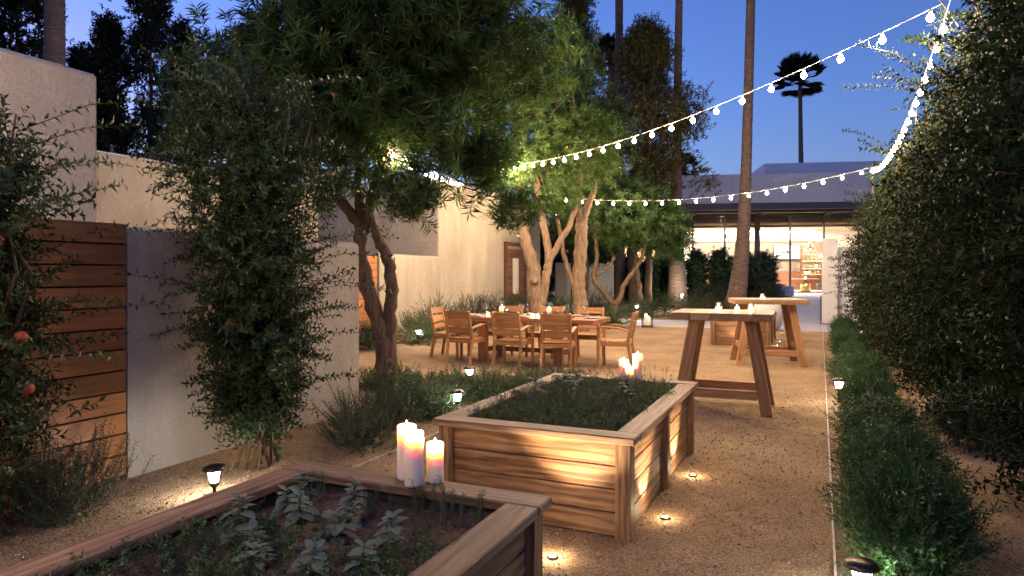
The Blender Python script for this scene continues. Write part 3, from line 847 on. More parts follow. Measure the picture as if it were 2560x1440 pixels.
M['votive_wax_glow'] = glow('votive_wax_glow', (1, .74, .42), 1.6)  # wax lit by its flame, the light put in as emission
def votive(label, loc, r=.034, h=.075, p=.12):
    t = thing('votive_candle', label, 'candle', loc)
    MB().lathe([(r * .8, .0), (r, .006), (r, h), (r - .003, h), (r - .003, .008), (.001, .008)], 18).build('glass_cup', 'crystal', t, True)
    MB().lathe([(r - .005, .009), (r - .005, .03), (.001, .03)], 14).build('wax', 'votive_wax_glow', t, True)
    MB().lathe([(.001, 0), (.005, .007), (.003, .018), (.0005, .028)], 8).build('flame', 'flame', t, True, (0, 0, .033))
    plight(t, (0, 0, .05), p, (1, .62, .3), .01); return t
votive('tall votive glass on the near bar table', (-1.06, 8.12, 1.071), .038, .09)
votive('low votive glass at the back edge of near bar table', (-.87, 8.24, 1.071), .03, .04)
votive('votive glass beside the low one at near bar table back corner', (-.72, 8.25, 1.071), .034, .08)
votive('single votive glass on the far bar table', (-.88, 12.2, 1.071), .04, .085)

# ================================================================== dining set
def chair(label, loc, rz):
    t = thing('dining_armchair', label, 'chair', loc, rz, 'teak armchairs around the dining table')
    m = 'teak'
    for s in (-1, 1):
        x = s * .225
        beam('leg', (x, -.30, 0), (x, -.225, .425), .036, .05, m, t, up=(0, 1, 0))
        beam('back_post', (x, -.225, .415), (x * .97, -.325, .885), .036, .045, m, t, up=(0, 1, 0))
        beam('leg', (s * .252, .225, 0), (s * .252, .215, .62), .042, .042, m, t, up=(0, 1, 0))
        beam('side_rail', (s * .232, -.225, .385), (s * .245, .2, .385), .024, .07, m, t)
        # curved arm
        pts = [(s * .225, -.262, .585), (s * .25, -.1, .628), (s * .262, .06, .648), (s * .266, .24, .640)]
        mbk = MB(); vs = []
        for p in pts:
            for dx in (-.028, .028):
                for dz in (0, .024): vs.append((p[0] + dx, p[1], p[2] + dz - .008))
        fs = [(0, 1, 3, 2), (14, 15, 13, 12)]
        for i in range(3):
            k = i * 4; fs += [(k, k + 4, k + 5, k + 1), (k + 1, k + 5, k + 7, k + 3), (k + 3, k + 7, k + 6, k + 2), (k + 2, k + 6, k + 4, k)]
        mbk.add(vs, fs).build('armrest', m, t)
    beam('front_rail', (-.23, .2, .385), (.23, .2, .385), .024, .07, m, t)
    beam('rear_rail', (-.205, -.225, .385), (.205, -.225, .385), .024, .06, m, t)
    for i in range(6):
        y = -.205 + i * .084; z = .43 - .012 * math.sin(math.pi * i / 5)
        beam('seat_slat', (-.225, y, z), (.225, y, z), .074, .018, m, t, b=.005)
    for i, z in enumerate((.565, .685, .805)):
        y = -.225 - .1 * (z - .415) / .47
        # slightly bowed back slat
        mbk = MB(); vs = []
        for j in range(7):
            x = -.205 + .41 * j / 6; bow = -.016 * (1 - (2 * j / 6 - 1) ** 2)
            for dz, dy in ((-.052, .011), (.052, -.011)):
                for th in (-.009, .009): vs.append((x, y + bow + dy + th, z + dz + .02 * (i == 2)))
        fs = [(0, 1, 3, 2), (24, 26, 27, 25)]
        for j in range(6):
            k = j * 4; fs += [(k, k + 4, k + 5, k + 1), (k + 1, k + 5, k + 7, k + 3), (k + 3, k + 7, k + 6, k + 2), (k + 2, k + 6, k + 4, k)]
        mbk.add(vs, fs).build('back_slat', m, t)
    return t
c0 = chair('teak armchair on planter side, nearest the stucco wall end', (-5.36, 10.07, 0), R(-3))
def ch(loc, rz, lab): copy_tree(c0, None, loc, rz, lab)
ch((-4.50, 10.02, 0), R(2), 'teak armchair in the middle of the planter side of dining table')
ch((-3.72, 9.99, 0), R(14), 'teak armchair on planter side, nearest the bar tables')
ch((-2.98, 10.62, 0), R(97), 'teak armchair at the table end facing away from bar tables')
ch((-6.02, 10.72, 0), R(-86), 'teak armchair at the table end beside the stucco wall')
ch((-5.30, 11.42, 0), R(180), 'teak armchair on tree side, nearest the stucco wall end')
ch((-4.52, 11.45, 0), R(177), 'teak armchair in the middle of the tree side of dining table')
ch((-3.72, 11.43, 0), R(184), 'teak armchair on tree side, nearest the bar tables')

t = thing('dining_table', 'long heavy reddish wood dining table set for dinner', 'table', (-4.5, 10.64, 0))
for i in range(7):
    y = -.465 + .133 * (i + .5); beam('plank', (-1.3, y, .725), (1.3, y, .725), .130, .07, 'table_wood', t, b=.003)
for sx in (-1, 1):
    for sy in (-1, 1): beam('leg', (sx * .68, sy * .36, 0), (sx * .68, sy * .36, .688), .14, .085, 'table_wood', t, up=(0, 1, 0))
    beam('foot_rail', (sx * .68, -.315, .2), (sx * .68, .315, .2), .06, .08, 'table_wood', t)
beam('long_stretcher', (-.648, 0, .2), (.648, 0, .2), .05, .079, 'table_wood', t)
TZ = .7615
wg = MB().lathe([(.036, 0), (.036, .002), (.006, .006), (.0035, .02), (.0035, .085), (.008, .095), (.028, .112), (.041, .14), (.042, .16), (.037, .19), (.032, .222), (.0312, .222), (.036, .19), (.041, .16), (.040, .141), (.027, .114), (.001, .1)], 20).mesh('glass_bowl', 'crystal', True)
def wine(x, y, lab):
    o = bpy.data.objects.new('wine_glass', wg); link(o); o.location = (x, y, TZ)
    tag(o, lab, 'wine glass', 'wine glasses on the dining table')
for x, y, lab in ((-5.62, 10.88, 'wine glass closest to the stucco wall end of dining table'), (-5.50, 10.94, 'wine glass second from the wall end, on tree side'), (-5.30, 10.66, 'wine glass just behind the wall end votive'), (-4.74, 10.86, 'wine glass beside the pink blossom posy, towards the trees'),
                  (-4.50, 10.56, 'wine glass in front of the pink blossom posy'), (-3.78, 10.56, 'wine glass behind the dish of purple blossoms'), (-3.58, 10.38, 'wine glass right beside the gold blossom in the dish'), (-3.42, 10.44, 'wine glass closest to the bar table end of dining table')): wine(x, y, lab)
tm = MB().lathe([(.03, 0), (.034, .004), (.037, .09), (.0355, .09), (.032, .008), (.001, .008)], 18).mesh('tumbler', 'crystal', True)
for x, y, lab in ((-5.70, 10.72, 'tumbler closest to the wall end of dining table'), (-5.42, 10.72, 'tumbler between wall end wine glasses and the red blossoms'), (-5.05, 10.92, 'tumbler on tree side behind the wall end hurricane candle'), (-4.85, 10.55, 'tumbler between wall end hurricane candle and middle armchair'),
                  (-4.62, 10.44, 'tumbler beside the plate of the middle planter side armchair'), (-4.15, 10.95, 'tumbler on tree side behind the bar table end hurricane candle'), (-3.92, 10.80, 'tumbler between bar table end hurricane candle and purple blossoms'), (-3.55, 10.75, 'tumbler closest to the bar table end of dining table')):
    o = bpy.data.objects.new('tumbler', tm); link(o); o.location = (x, y, TZ); tag(o, lab, 'glass', 'tumblers on the dining table')
for k, (x, y) in enumerate(((-5.05, 10.76), (-4.16, 10.74))):
    t = thing('hurricane_candle', ('hurricane glass candle near the wall end of dining table', 'hurricane glass candle near the bar table end of dining table')[k], 'candle', (x, y, TZ))
    MB().lathe([(.055, 0), (.055, .25), (.052, .25), (.052, .006), (.001, .006)], 22).build('glass_cylinder', 'crystal', t, True)
    candle('', (0, 0, .0065), .036, .135, None, .45, t)
for x, y, lab in ((-5.24, 10.60, 'small votive glass by the wall end hurricane candle'), (-4.36, 10.50, 'left one of two touching votive glasses mid table'), (-4.27, 10.52, 'right one of two touching votive glasses mid table')):
    votive(lab, (x, y, TZ), .032, .06, .15)
pm = MB().lathe([(.06, 0), (.085, .004), (.13, .016), (.127, .018), (.083, .007), (.001, .006)], 26).mesh('plate', 'ceramic', True)
nm = MB().box(-.055, .055, -.1, .1, 0, .012, .004).mesh('napkin', 'napkin')
for x, y, r, w_ in ((-5.36, 10.34, 0, 'planter side seat nearest stucco wall'), (-4.46, 10.32, 0, 'middle planter side seat'), (-3.92, 10.33, 0, 'planter side seat nearest bar tables'), (-5.32, 11.0, 0, 'tree side seat nearest stucco wall'), (-4.62, 11.0, 0, 'middle tree side seat'), (-3.76, 11.0, 0, 'tree side seat nearest bar tables'), (-3.36, 10.66, 1.57, 'bar table end seat'), (-5.66, 10.58, 1.57, 'wall end seat')):
    o = bpy.data.objects.new('plate', pm); link(o); o.location = (x, y, TZ); tag(o, 'pale ceramic plate at the ' + w_, 'plate', 'plates on the dining table')
    o = bpy.data.objects.new('napkin', nm); link(o); o.location = (x, y, TZ + .019); o.rotation_euler = (0, 0, r + .2); tag(o, 'folded brown napkin on the plate at the ' + w_, 'napkin', 'napkins on the dining table')
fcol = {'red': (.55, .05, .07), 'blue': (.08, .08, .35), 'gold': (.5, .33, .08), 'green': (.05, .22, .16), 'pink': (.6, .12, .2)}
for k in fcol: M['f_' + k] = leaf('f_' + k, [tuple(c * .7 for c in fcol[k]), fcol[k]], .2, .7, .2)
def posy(lab, x, y, items, vase=True):
    t = thing('flower_posy', lab, 'flowers', (x, y, TZ))
    MB().lathe([(.03, 0), (.04, .02), (.035, .05), (.03, .055), (.001, .05)] if vase else [(.07, 0), (.09, .012), (.08, .016), (.001, .01)], 14).build('bowl', 'ceramic', t, True)
    for (dx, dy, dz, r, c) in items:
        n = 90; d = nz(rng.normal(size=(n, 3))); P = np.array([dx, dy, dz]) + d * r * .55; a, b_ = perp(d)
        part('blossom', leaf_mesh('blossom', [(P, nz(d + a * .3), b_, np.full(n, r * .55), np.full(n, r * .45))], 'f_' + c), t)
        MB().tube([(dx * .3, dy * .3, .02), (dx, dy, dz)], .003, 5).build('stem', 'twig_green', t)
posy('red and green blossoms beside the wall end hurricane candle', -5.22, 10.8, [(.03, 0, .08, .03, 'red'), (-.03, .02, .09, .026, 'green'), (0, .02, .12, .02, 'red'), (.05, -.02, .07, .02, 'pink')])
posy('pink blossom posy between the two hurricane candles', -4.55, 10.82, [(-.05, 0, .13, .024, 'pink'), (.02, .02, .14, .026, 'red'), (.06, 0, .08, .022, 'pink'), (-.02, -.02, .1, .02, 'green')])
posy('shallow dish of purple blue and gold blossoms on dining table', -3.70, 10.34, [(-.13, 0, .03, .03, 'red'), (-.07, .02, .03, .028, 'blue'), (-.02, -.01, .03, .03, 'blue'), (.05, .01, .035, .03, 'gold'), (.11, 0, .028, .022, 'red'), (-.1, .05, .03, .02, 'blue')], False)

# ================================================================== lanterns and path lamps
t = thing('floor_lantern', 'open black metal lantern with two candles on the gravel', 'lantern', (-4.32, 18.6, 0), R(20))
for sx in (-.13, .13):
    for sy in (-.13, .13): beam('post', (sx, sy, 0), (sx, sy, .72), .018, .018, 'black_metal', t, up=(0, 1, 0), b=.002)
for z in (.04, .54, .72):
    for s in (-1, 1):
        beam('bar', (-.12, s * .13, z), (.12, s * .13, z), .016, .016, 'black_metal', t, b=.002); beam('bar', (s * .13, -.12, z), (s * .13, .12, z), .016, .016, 'black_metal', t, b=.002)
MB().box(-.12, .12, -.12, .12, .05, .06).build('base_plate', 'black_metal', t)
candle('', (-.03, .04, .061), .045, .30, None, .5, t); candle('', (.035, -.04, .061), .045, .22, None, .5, t)

# shared lamp meshes
LM = {}
mb = MB(); mb.lathe([(.001, .215), (.035, .213), (.066, .203), (.078, .186), (.076, .178), (.05, .176), (.001, .176)], 24); LM['cap'] = mb.mesh('cap', 'bronze', True)
mb = MB(); mb.lathe([(.030, .095), (.034, .12), (.040, .15), (.050, .174)], 16); LM['glass'] = mb.mesh('glass_shade', 'lens_cool', True)
mb = MB(); mb.lathe([(.012, .06), (.03, .07), (.036, .088), (.036, .096), (.001, .096)], 16); LM['cup'] = mb.mesh('cup', 'bronze', True)
mb = MB(); mb.lathe([(.008, -.1), (.012, 0), (.012, .06)], 10); LM['stake'] = mb.mesh('stake', 'black_metal', True)
mb = MB()
mb.tube([(.034, 0, .097), (.038, 0, .12), (.044, 0, .15), (.055, 0, .176)], .004, 5); LM['rib'] = mb.mesh('rib', 'bronze')
def path_lamp(label, x, y, zs=1.0, power=1.1, grp=None, z0=0, rot=0):
    t = thing('path_lamp', label, 'path lamp', (x, y, gz(y) + z0), rot, grp)
    for nme in ('cap', 'cup', 'stake'):
        o = part({'cap': 'cap', 'cup': 'lamp_base', 'stake': 'stake'}[nme], LM[nme], t); o.location.z = (zs - 1) * .2
    o = part('glass_shade', LM['glass'], t); o.location.z = (zs - 1) * .2
    for i in range(6):
        o = part('rib', LM['rib'], t); o.rotation_euler = (0, 0, i * math.pi / 3 + .2); o.location.z = (zs - 1) * .2
    if zs > 1: MB().lathe([(.012, 0), (.012, (zs - 1) * .2 + .001)], 8).build('stem', 'black_metal', t)
    plight(t, (0, 0, .14 + (zs - 1) * .2), power, (1, .93, .84), .02)
path_lamp('small solar path lamp on raked gravel by the near planter', -3.71, 3.36, 1.0, 2.2)
path_lamp('small solar path lamp beside lavender planter corner in ground cover', -3.5, 6.35, 1.25)
path_lamp('small solar path lamp at far edge of ground cover by dining gravel', -4.2, 7.95, 1.3)
path_lamp('small path lamp at the base of the beige building wall', -7.55, 12.05, 1.7, 1.6)
path_lamp('solar path lamp at steel edging by low green shrubs', .2, 8.75, 1.35, .9)
path_lamp('solar path lamp half hidden between low green shrubs', .52, 10.4, 1.55, .9)
path_lamp('broad capped solar path lamp in the corner of low shrub row', .175, 3.52, 1.0, .9, None, -.03)
path_lamp('path lamp glowing against bright shrub beside floor lantern', -5.25, 21.2, 2.4, 4)

def uplight(label, x, y, d, power=2.2, ang=95, z0=0, grp='uplights set in the gravel'):
    t = thing('ground_uplight', label, 'uplight', (x, y, gz(y) + z0), 0, grp)
    MB().lathe([(.028, -.02), (.030, .008), (.026, .014), (.021, .014), (.020, .008)], 16).build('housing', 'bronze', t, True)
    MB().lathe([(.0195, .009), (.012, .012), (.001, .013)], 14).build('lens', 'lens_warm', t, True)
    spot(t, (0, 0, .02), d, power, (1, .76, .47), ang, .7, .012); plight(t, (0, 0, .05), power * .03, (1, .76, .47), .02)
uplight('ground uplight by front half of lavender planter side', -.86, 4.18, (-.3, .0, 1), 9, 80)
uplight('ground uplight by rear half of lavender planter side', -.855, 5.14, (-.3, 0, 1), 9, 80)
uplight('ground uplight in the gap between near planter and lavender planter', -1.28, 3.36, (0, .45, 1), 16, 75)
uplight('ground uplight in the planter gap nearer the left bed', -1.9, 3.34, (0, .25, 1), 1.0, 80)
uplight('ground uplight under the far planter front', -1.6, 14.45, (0, .2, 1), 3)
uplight('ground uplight at the far planter side by bar table', -.80, 15.0, (-.15, 0, 1), 2.5)
uplight('second ground uplight along the far planter side', -.80, 15.9, (-.15, 0, 1), 2.5)
# spike light at the palm base
t = thing('spike_spotlight', 'bright spike spotlight aimed up the palm trunk', 'spotlight', (-4.35, 24.0, gz(24)))
MB().tube([(0, 0, -.1), (0, 0, .42)], .012, 8).build('spike', 'black_metal', t)
MB().tube([(0, -.03, .42), (-.02, .1, .52)], [.035, .05], 12).build('head', 'black_metal', t)
MB().lathe([(.001, -.05), (.045, -.02), (.05, .02), (.001, .045)], 14).build('lens', 'lens_warm', t, True, (-.025, .12, .55))
plight(t, (0, .0, .68), 14, (1, .88, .70), .05)

# ================================================================== string lights
bulb_me = MB().lathe([(.001, -.072), (.015, -.069), (.029, -.054), (.034, -.036), (.028, -.014), (.013, 0)], 14).mesh('bulb', 'bulb', True)
sock_me = MB().lathe([(.014, -.002), (.015, .03), (.008, .045), (.001, .045)], 10).mesh('socket', 'socket', True)
def string_light(label, a, b, sag, spacing=.4, power=1.5, off=.2, end=.05):
    a, b = Vector(a), Vector(b); L = (b - a).length
    t = thing('string_light', label, 'string light', a, 0, 'festoon strings over the garden')
    pts = curve_pts((0, 0, 0), b - a, 40, sag); MB().tube(pts, .0035, 6).build('cable', 'cable', t, True)
    n = int((L - off) / spacing) + 1
    for i in range(n):
        u = (off + i * spacing) / L
        if u * L > L - end: break
        p = (b - a) * u; p.z -= sag * 4 * u * (1 - u)
        o = part('bulb', bulb_me, t); o.location = p + Vector((0, 0, -.045))
        part('socket', sock_me, o)
        plight(t, p + Vector((0, 0, -.075)), power, WARM, .03)
    return t
PN = (1.1, 7.4, 4.02)      # pole by the hedge
PF = (1.1, 18.1, 3.98)     # far pole
PW = (-8.62, 17.0, 3.98)   # tall building corner
string_light('string of bulbs rising from tall building to the near hedge pole', PN, (-8.62, 16.7, 4.45), .45, .52, 9.8, .2, 2.2)
string_light('string of bulbs sagging across in front of the restaurant', PF, PW, .62, .42, 5.0, .2, 1.0)
string_light('string of bulbs dipping along the tall hedge row', PF, PN, .42, .42, 2.0)
string_light('string of bulbs strung through the forked tree towards the wall', PW, (-4.55, 6.5, 2.95), .12, .55, 3.0, 4.2)
string_light('added unseen string of bulbs from grey building lighting the foreground', (-6.48, 2.5, 3.40), (.2, -4.2, 3.9), .2, .45, 2.6)  # extra string outside the view, added to light foreground and left wall
for (x, y, z), lab in (((1.48, 7.8, 4.0), 'slim dark pole carrying bulb strings inside the hedge'), (PF, 'slim dark pole carrying bulb strings at hedge end by path')):
    t = thing('string_light_pole', lab, 'pole', (x + .03, y + .03, 0)); beam('pole', (0, 0, -.1), (0, 0, z + .05), .035, .035, 'black_metal', t, up=(0, 1, 0)); MB().lathe([(.001, .03), (.025, .02), (.025, 0)], 10).build('finial', 'black_metal', t, True, (0, 0, z + .05))

# ================================================================== vegetation
def plant(name, label, cat, loc, blobs, ll, lw, m, L, mat, group=None, spread=.6, droop=.1, twig_r=.003, twig_mat='twig', stems=None, stem_mat='twig', rz=0, whips=None, fol='foliage', upz=0.0, stem_name='stem'):
    t = thing(name, label, cat, loc, rz, group)
    P, D, C = in_blobs(blobs)
    if upz: D = nz(D + np.array([0, 0, upz]))
    Ls = rng.uniform(L * .6, L * 1.3, len(P)); P = P - D * Ls[:, None] * .5
    sets = [shoot_leaves(P, D, Ls, m, ll, lw, spread, droop)]
    part('twigs', twig_mesh('twigs', P, D, Ls, twig_r, droop, twig_mat), t, 'stuff')
    if whips is not None:
        WP, WD, WL, wm = whips
        WP, WD, WL = np.array(WP, float), nz(np.array(WD, float)), np.array(WL, float)
        sets.append(shoot_leaves(WP, WD, WL, wm, ll * 1.1, lw * 1.1, .62, .28, .2, .05))
        part('long_shoots', twig_mesh('long_shoots', WP, WD, WL, twig_r * 1.3, .28, twig_mat), t, 'stuff')
    part(fol, leaf_mesh(fol, sets, mat), t, 'stuff')
    if stems:
        for pts, r0, r1 in stems:
            mb = MB(); limb(mb, pts, r0, r1, 7, 3, .012, .1); mb.build(stem_name, stem_mat, t, True)
    return t, C

def branch_mesh(mb, hubs, centres, r, every=1):
    for c in centres[::every]:
        h = min(hubs, key=lambda q: (Vector(q) - Vector(c)).length + random.uniform(0, .6))
        pts = curve_pts(h, c, 5, -.08, .035)
        mb.tube(pts, [r * (1 - .8 * i / 5) for i in range(6)], 5, False)

# ---------------------------------------------------------------- the forked flowering tree
def tree(label, loc, limbs, hubs, blobs, ll, lw, m, L, leafm, barkm, br=.014, every=2, spread=.62, droop=.12, name='tree', flowers=0, group=None):
    t = thing(name, label, 'tree', loc, 0, group)
    mb = MB()
    for pts, r0, r1 in limbs: limb(mb, pts, r0, r1, 14, 6, .01, .12)
    mb.build('trunk', barkm, t, True)
    P, D, C = in_blobs(blobs)
    mb = MB(); branch_mesh(mb, hubs, C, br, every); mb.build('branches', barkm, t, True)
    Ls = rng.uniform(L * .6, L * 1.3, len(P)); P = P - D * Ls[:, None] * .4
    part('twigs', twig_mesh('twigs', P, D, Ls, .004, droop, 'twig_green'), t, 'stuff')
    part('crown', leaf_mesh('crown', [shoot_leaves(P, D, Ls, m, ll, lw, spread, droop, .25, .25)], leafm, .22), t, 'stuff')
    if flowers:
        fm = MB().lathe([(.004, 0), (.009, .02), (.018, .04), (.030, .058), (.027, .056), (.014, .038), (.001, .02)], 8).mesh('flower', 'petal_peach', True)
        k = rng.choice(len(P), flowers, replace=False)
        for i in k:
            o = part('flower', fm, t); o.location = P[i] + D[i] * Ls[i] * .9 + np.array([0, -.06, .0])
            o.rotation_euler = (rng.uniform(1.2, 2.6), 0, rng.uniform(0, 6.28))
    return t
T1 = (-4.9, 7.06, 0)
tree('forked tree with long narrow leaves and peach trumpet flowers', T1,
     [([(0.02, .02, -.1), (.0, 0, .35), (-.05, -.02, .8), (-.22, -.08, 1.35), (-.32, -.1, 1.8), (-.27, -.06, 2.15)], .12, .08),
      ([(.06, .04, .1), (.05, .03, .9), (.06, .03, 1.35), (.03, .01, 1.66), (-.12, -.02, 1.95), (-.25, -.05, 2.3)], .088, .058),
      ([(-.27, -.06, 2.05), (-.16, -.04, 2.45), (.0, -.1, 2.85), (.15, -.1, 3.3)], .075, .04),
      ([(-.27, -.06, 2.05), (-.36, -.1, 2.5), (-.34, -.1, 2.95), (-.5, -.15, 3.6)], .07, .035),
      ([(-.28, -.06, 2.02), (-.48, -.22, 2.35), (-.75, -.3, 2.6), (-1.1, -.4, 2.9)], .075, .04)],
     [(.15, -.1, 3.3), (-.5, -.15, 3.6), (-1.1, -.4, 2.9), (.0, -.1, 2.85), (-.34, -.1, 2.95)],
     [(.05, -.2, 4.0, 1.3, 1.3, .95, 92, 9, .17), (-1.05, -.55, 3.8, 1.1, 1.0, .85, 60, 9, .17), (1.05, .5, 4.4, 1.15, 1.1, .8, 72, 9, .17),
      (.3, -.1, 3.32, .85, .8, .3, 28, 9, .14), (-.7, -.5, 3.05, .8, .7, .45, 34, 9, .14), (-1.8, -.65, 3.75, .75, .7, .7, 42, 9, .15),
      (.5, -.2, 2.5, .42, .3, .2, 11, 8, .1), (1.0, .7, 2.95, .45, .4, .32, 18, 9, .12), (1.42, .75, 2.35, .22, .2, .2, 5, 8, .08), (.0, .2, 5.0, 1.6, 1.3, .6, 46, 8, .18)],
     .165, .0125, 24, .20, 'leaf_long', 'trunk', .016, 2, flowers=42)
# two rough barked trees behind the dining table
tree('rough pale barked tree splitting in two above sawn stub', (-6.42, 15.75, 0),
     [([(0, 0, -.1), (0, 0, .6), (-.02, .0, 1.1), (-.12, 0, 1.7), (-.33, -.12, 2.5), (-.36, -.12, 3.2), (-.41, -.16, 4.2), (-.4, -.1, 5.2)], .21, .085),
      ([(.03, 0, .55), (.14, .04, .95), (.22, .08, 1.5), (.27, .1, 1.9), (.12, .05, 2.9), (.0, .0, 3.6), (-.1, -.05, 4.3)], .13, .07),
      ([(.27, .1, 1.75), (.55, .2, 2.3), (.8, .3, 2.8), (.95, .4, 3.6), (1.1, .5, 4.4)], .085, .05),
      ([(-.02, -.06, 1.25), (.02, -.2, 1.33)], .1, .085)],
     [(-.4, -.1, 5.2), (-.1, -.05, 4.3), (1.1, .5, 4.4)],
     [(-.1, -.2, 5.2, 1.5, 1.4, 1.2, 120, 8, .2), (.9, .3, 4.6, 1.0, 1.0, .9, 70, 8, .18), (-.6, -.4, 4.1, .8, .8, .5, 34, 8, .16), (.5, .0, 3.55, .5, .45, .45, 24, 8, .13), (.2, .2, 6.6, 1.5, 1.4, 1.0, 70, 8, .22)],
     .15, .017, 18, .24, 'leaf_long', 'trunk_pale', .02, 2, flowers=10)
tree('rough pale barked tree with straight trunk and high fork', (-5.6, 16.7, 0),
     [([(.03, 0, -.1), (0, 0, .6), (-.06, 0, 1.2), (.0, 0, 2.0), (.02, 0, 2.8)], .2, .15),
      ([(.02, 0, 2.7), (.14, .05, 3.1), (.3, .12, 3.6), (.45, .15, 4.6)], .1, .05), ([(.02, 0, 2.7), (-.05, 0, 3.2), (-.08, 0, 3.8), (-.1, .1, 4.8)], .1, .05),
      ([(-.05, 0, .75), (-.22, -.05, 1.3), (-.42, -.1, 2.0), (-.6, -.1, 2.9)], .08, .04)],
     [(.45, .15, 4.6), (-.1, .1, 4.8), (-.6, -.1, 2.9)],
     [(.1, .1, 4.9, 1.1, 1.1, .9, 60, 7, .2), (-.3, .3, 5.9, 1.2, 1.2, .9, 50, 7, .2)],
     .15, .017, 18, .24, 'leaf_dark', 'trunk_pale', .02, 2)
# small oleander trees by the path
tree('small dark oleander tree with V shaped trunk behind the table end', (-5.5, 19.45, 0),
     [([(0, 0, -.1), (0, 0, .35), (.03, 0, .62)], .13, .11), ([(.02, 0, .55), (-.3, -.1, .95), (-.56, -.2, 1.35), (-.45, -.2, 1.9), (-.5, -.2, 2.6)], .09, .05),
      ([(.03, 0, .55), (.2, .05, .85), (.25, .1, 1.1), (.5, .2, 1.5), (.75, .3, 1.95), (.9, .35, 2.6)], .085, .045), ([(-.5, -.2, 1.4), (-.15, -.1, 1.65), (.05, -.05, 1.95)], .045, .03)],
     [(-.5, -.2, 2.6), (.9, .35, 2.6), (.05, -.05, 1.95)],
     [(.25, .1, 3.25, 1.3, 1.2, .95, 120, 8, .17), (1.0, .7, 3.0, 1.0, .9, .8, 75, 8, .17), (-.9, .4, 3.3, 1.1, 1.0, .9, 85, 8, .17), (1.2, 1.2, 2.45, .6, .7, .45, 26, 8, .15)],
     .15, .018, 18, .24, 'leaf_dark', 'trunk', .016, 3)
tree('oleander tree with thick dark straight trunk behind path lamp', (-5.9, 23.6, gz(23.6)),
     [([(0, 0, -.1), (0, 0, .8), (-.08, 0, 1.6), (-.15, 0, 2.6)], .26, .17)], [(-.15, 0, 2.6)],
     [(-.2, .2, 3.3, 1.6, 1.3, 1.0, 90, 7, .2), (-2.0, .2, 2.9, 1.3, 1.1, 1.1, 70, 7, .2), (1.1, .8, 2.8, .8, .9, .8, 36, 7, .2)],
     .16, .02, 16, .26, 'leaf_dark', 'trunk', .02, 3)

# ---------------------------------------------------------------- conifers
def conifer(label, loc, h, w, mat, n, cl, name='juniper_tree', lean=0.0, z0=.6, taper=.75, llen=.11):
    t = thing(name, label, 'tree', loc, random.uniform(0, 6)); mb = MB()
    limb(mb, [(0, 0, -.2), (lean * .3, 0, h * .4), (lean, 0, h * .93)], .16, .02, 8, 5, .03); C = []; PS, DS = [], []
    for i in range(n):
        f = rng.uniform(0, 1) ** .8; z = z0 + (h - z0) * f
        rad = w * (1 - f) ** taper * (.55 + .45 * math.sin(z * 2.2 + i % 3)) * rng.uniform(.3, 1.0) ** .5 + .06
        a = rng.uniform(0, 6.28); c = np.array([lean * f + rad * math.cos(a), rad * math.sin(a), z + rad * .5]); C.append(c)
        p = c + rng.normal(size=(cl, 3)) * np.array([.13, .13, .2]); d = nz(np.array([math.cos(a) * .6, math.sin(a) * .6, .9]) + rng.normal(size=(cl, 3)) * .45); PS.append(p); DS.append(d)
        if i % 5 == 0: mb.tube(curve_pts((lean * f, 0, max(.3, z - rad * .4)), tuple(c), 3, 0, .02), [.025, .018, .012, .006], 5, False)
    mb.build('trunk', 'trunk', t, True); P, D = np.concatenate(PS), np.concatenate(DS)
    part('crown', leaf_mesh('crown', [shoot_leaves(P, D, rng.uniform(.15, .3, len(P)), 7, llen, llen * .42, .5, .0, .4)], mat), t, 'stuff'); return t
conifer('ragged juniper with browning sprays between the palm trunks', (-5.5, 23.9, .3), 9.6, 3.1, 'leaf_conifer', 620, 16, lean=.25, z0=3.0)
conifer('tall dark juniper rising behind the forked tree', (-8.5, 24.6, .4), 13.0, 2.3, 'leaf_conifer', 480, 15, z0=2.5)
conifer('low brown juniper spray hanging over the string lights', (-7.2, 21.9, .2), 6.6, 1.9, 'leaf_conifer', 300, 15, z0=3.2)
for x, y, h, w, lab in ((-23.4, 13.4, 13.5, 1.7, 'dark cypress beside the palm trunk above grey building'), (-24.6, 17.3, 10.9, 1.25, 'narrow dark cypress with pointed top behind the grey building'),
                        (-23.2, 18.0, 14.0, 1.5, 'tallest broad dark cypress behind the grey building'), (-25.6, 21.4, 12.2, 1.1, 'slim dark cypress half behind the forked tree'),
                        (-29.5, 19.4, 11.0, 1.6, 'small rounded dark cypress behind the palm trunk'), (-26.5, 12.6, 14, 1.8, 'wide dark cypress at the far left of the grey building roof')):
    conifer(lab, (x, y, 0), h, w, 'leaf_cypress', 330, 14, 'cypress_tree', z0=2, taper=.5, llen=.15)

# ---------------------------------------------------------------- palms
def palm_crown_mesh(size):
    PS, DS = [], []
    sets = []
    for i in range(80):
        el = rng.uniform(-.75, 1.35); az = rng.uniform(0, 6.28); d = np.array([math.cos(az) * math.cos(el), math.sin(az) * math.cos(el), math.sin(el)])
        hub = d * size * .55; a, b = perp(d[None]); a = a[0]
        if abs(a[2]) > .7: a = b[0]
        n = 15; ang = np.linspace(-1.1, 1.1, n); bl = nz(d[None] * np.cos(ang)[:, None] + a[None] * np.sin(ang)[:, None] + np.array([0, 0, -.12]))
        sets.append((np.repeat(hub[None], n, 0), bl, np.repeat(nz(np.cross(d, a))[None], n, 0), size * .45 * np.cos(ang * .55), np.full(n, size * .05)))
        PS.append(np.zeros(3)); DS.append(d)
    return leaf_mesh('fronds', sets, 'leaf_palm', .3), twig_mesh('petioles', np.array(PS), np.array(DS), np.full(len(PS), size * .56), .03 * size / 2, 0.0, 'twig_green')
pcr, ppe = palm_crown_mesh(2.0)
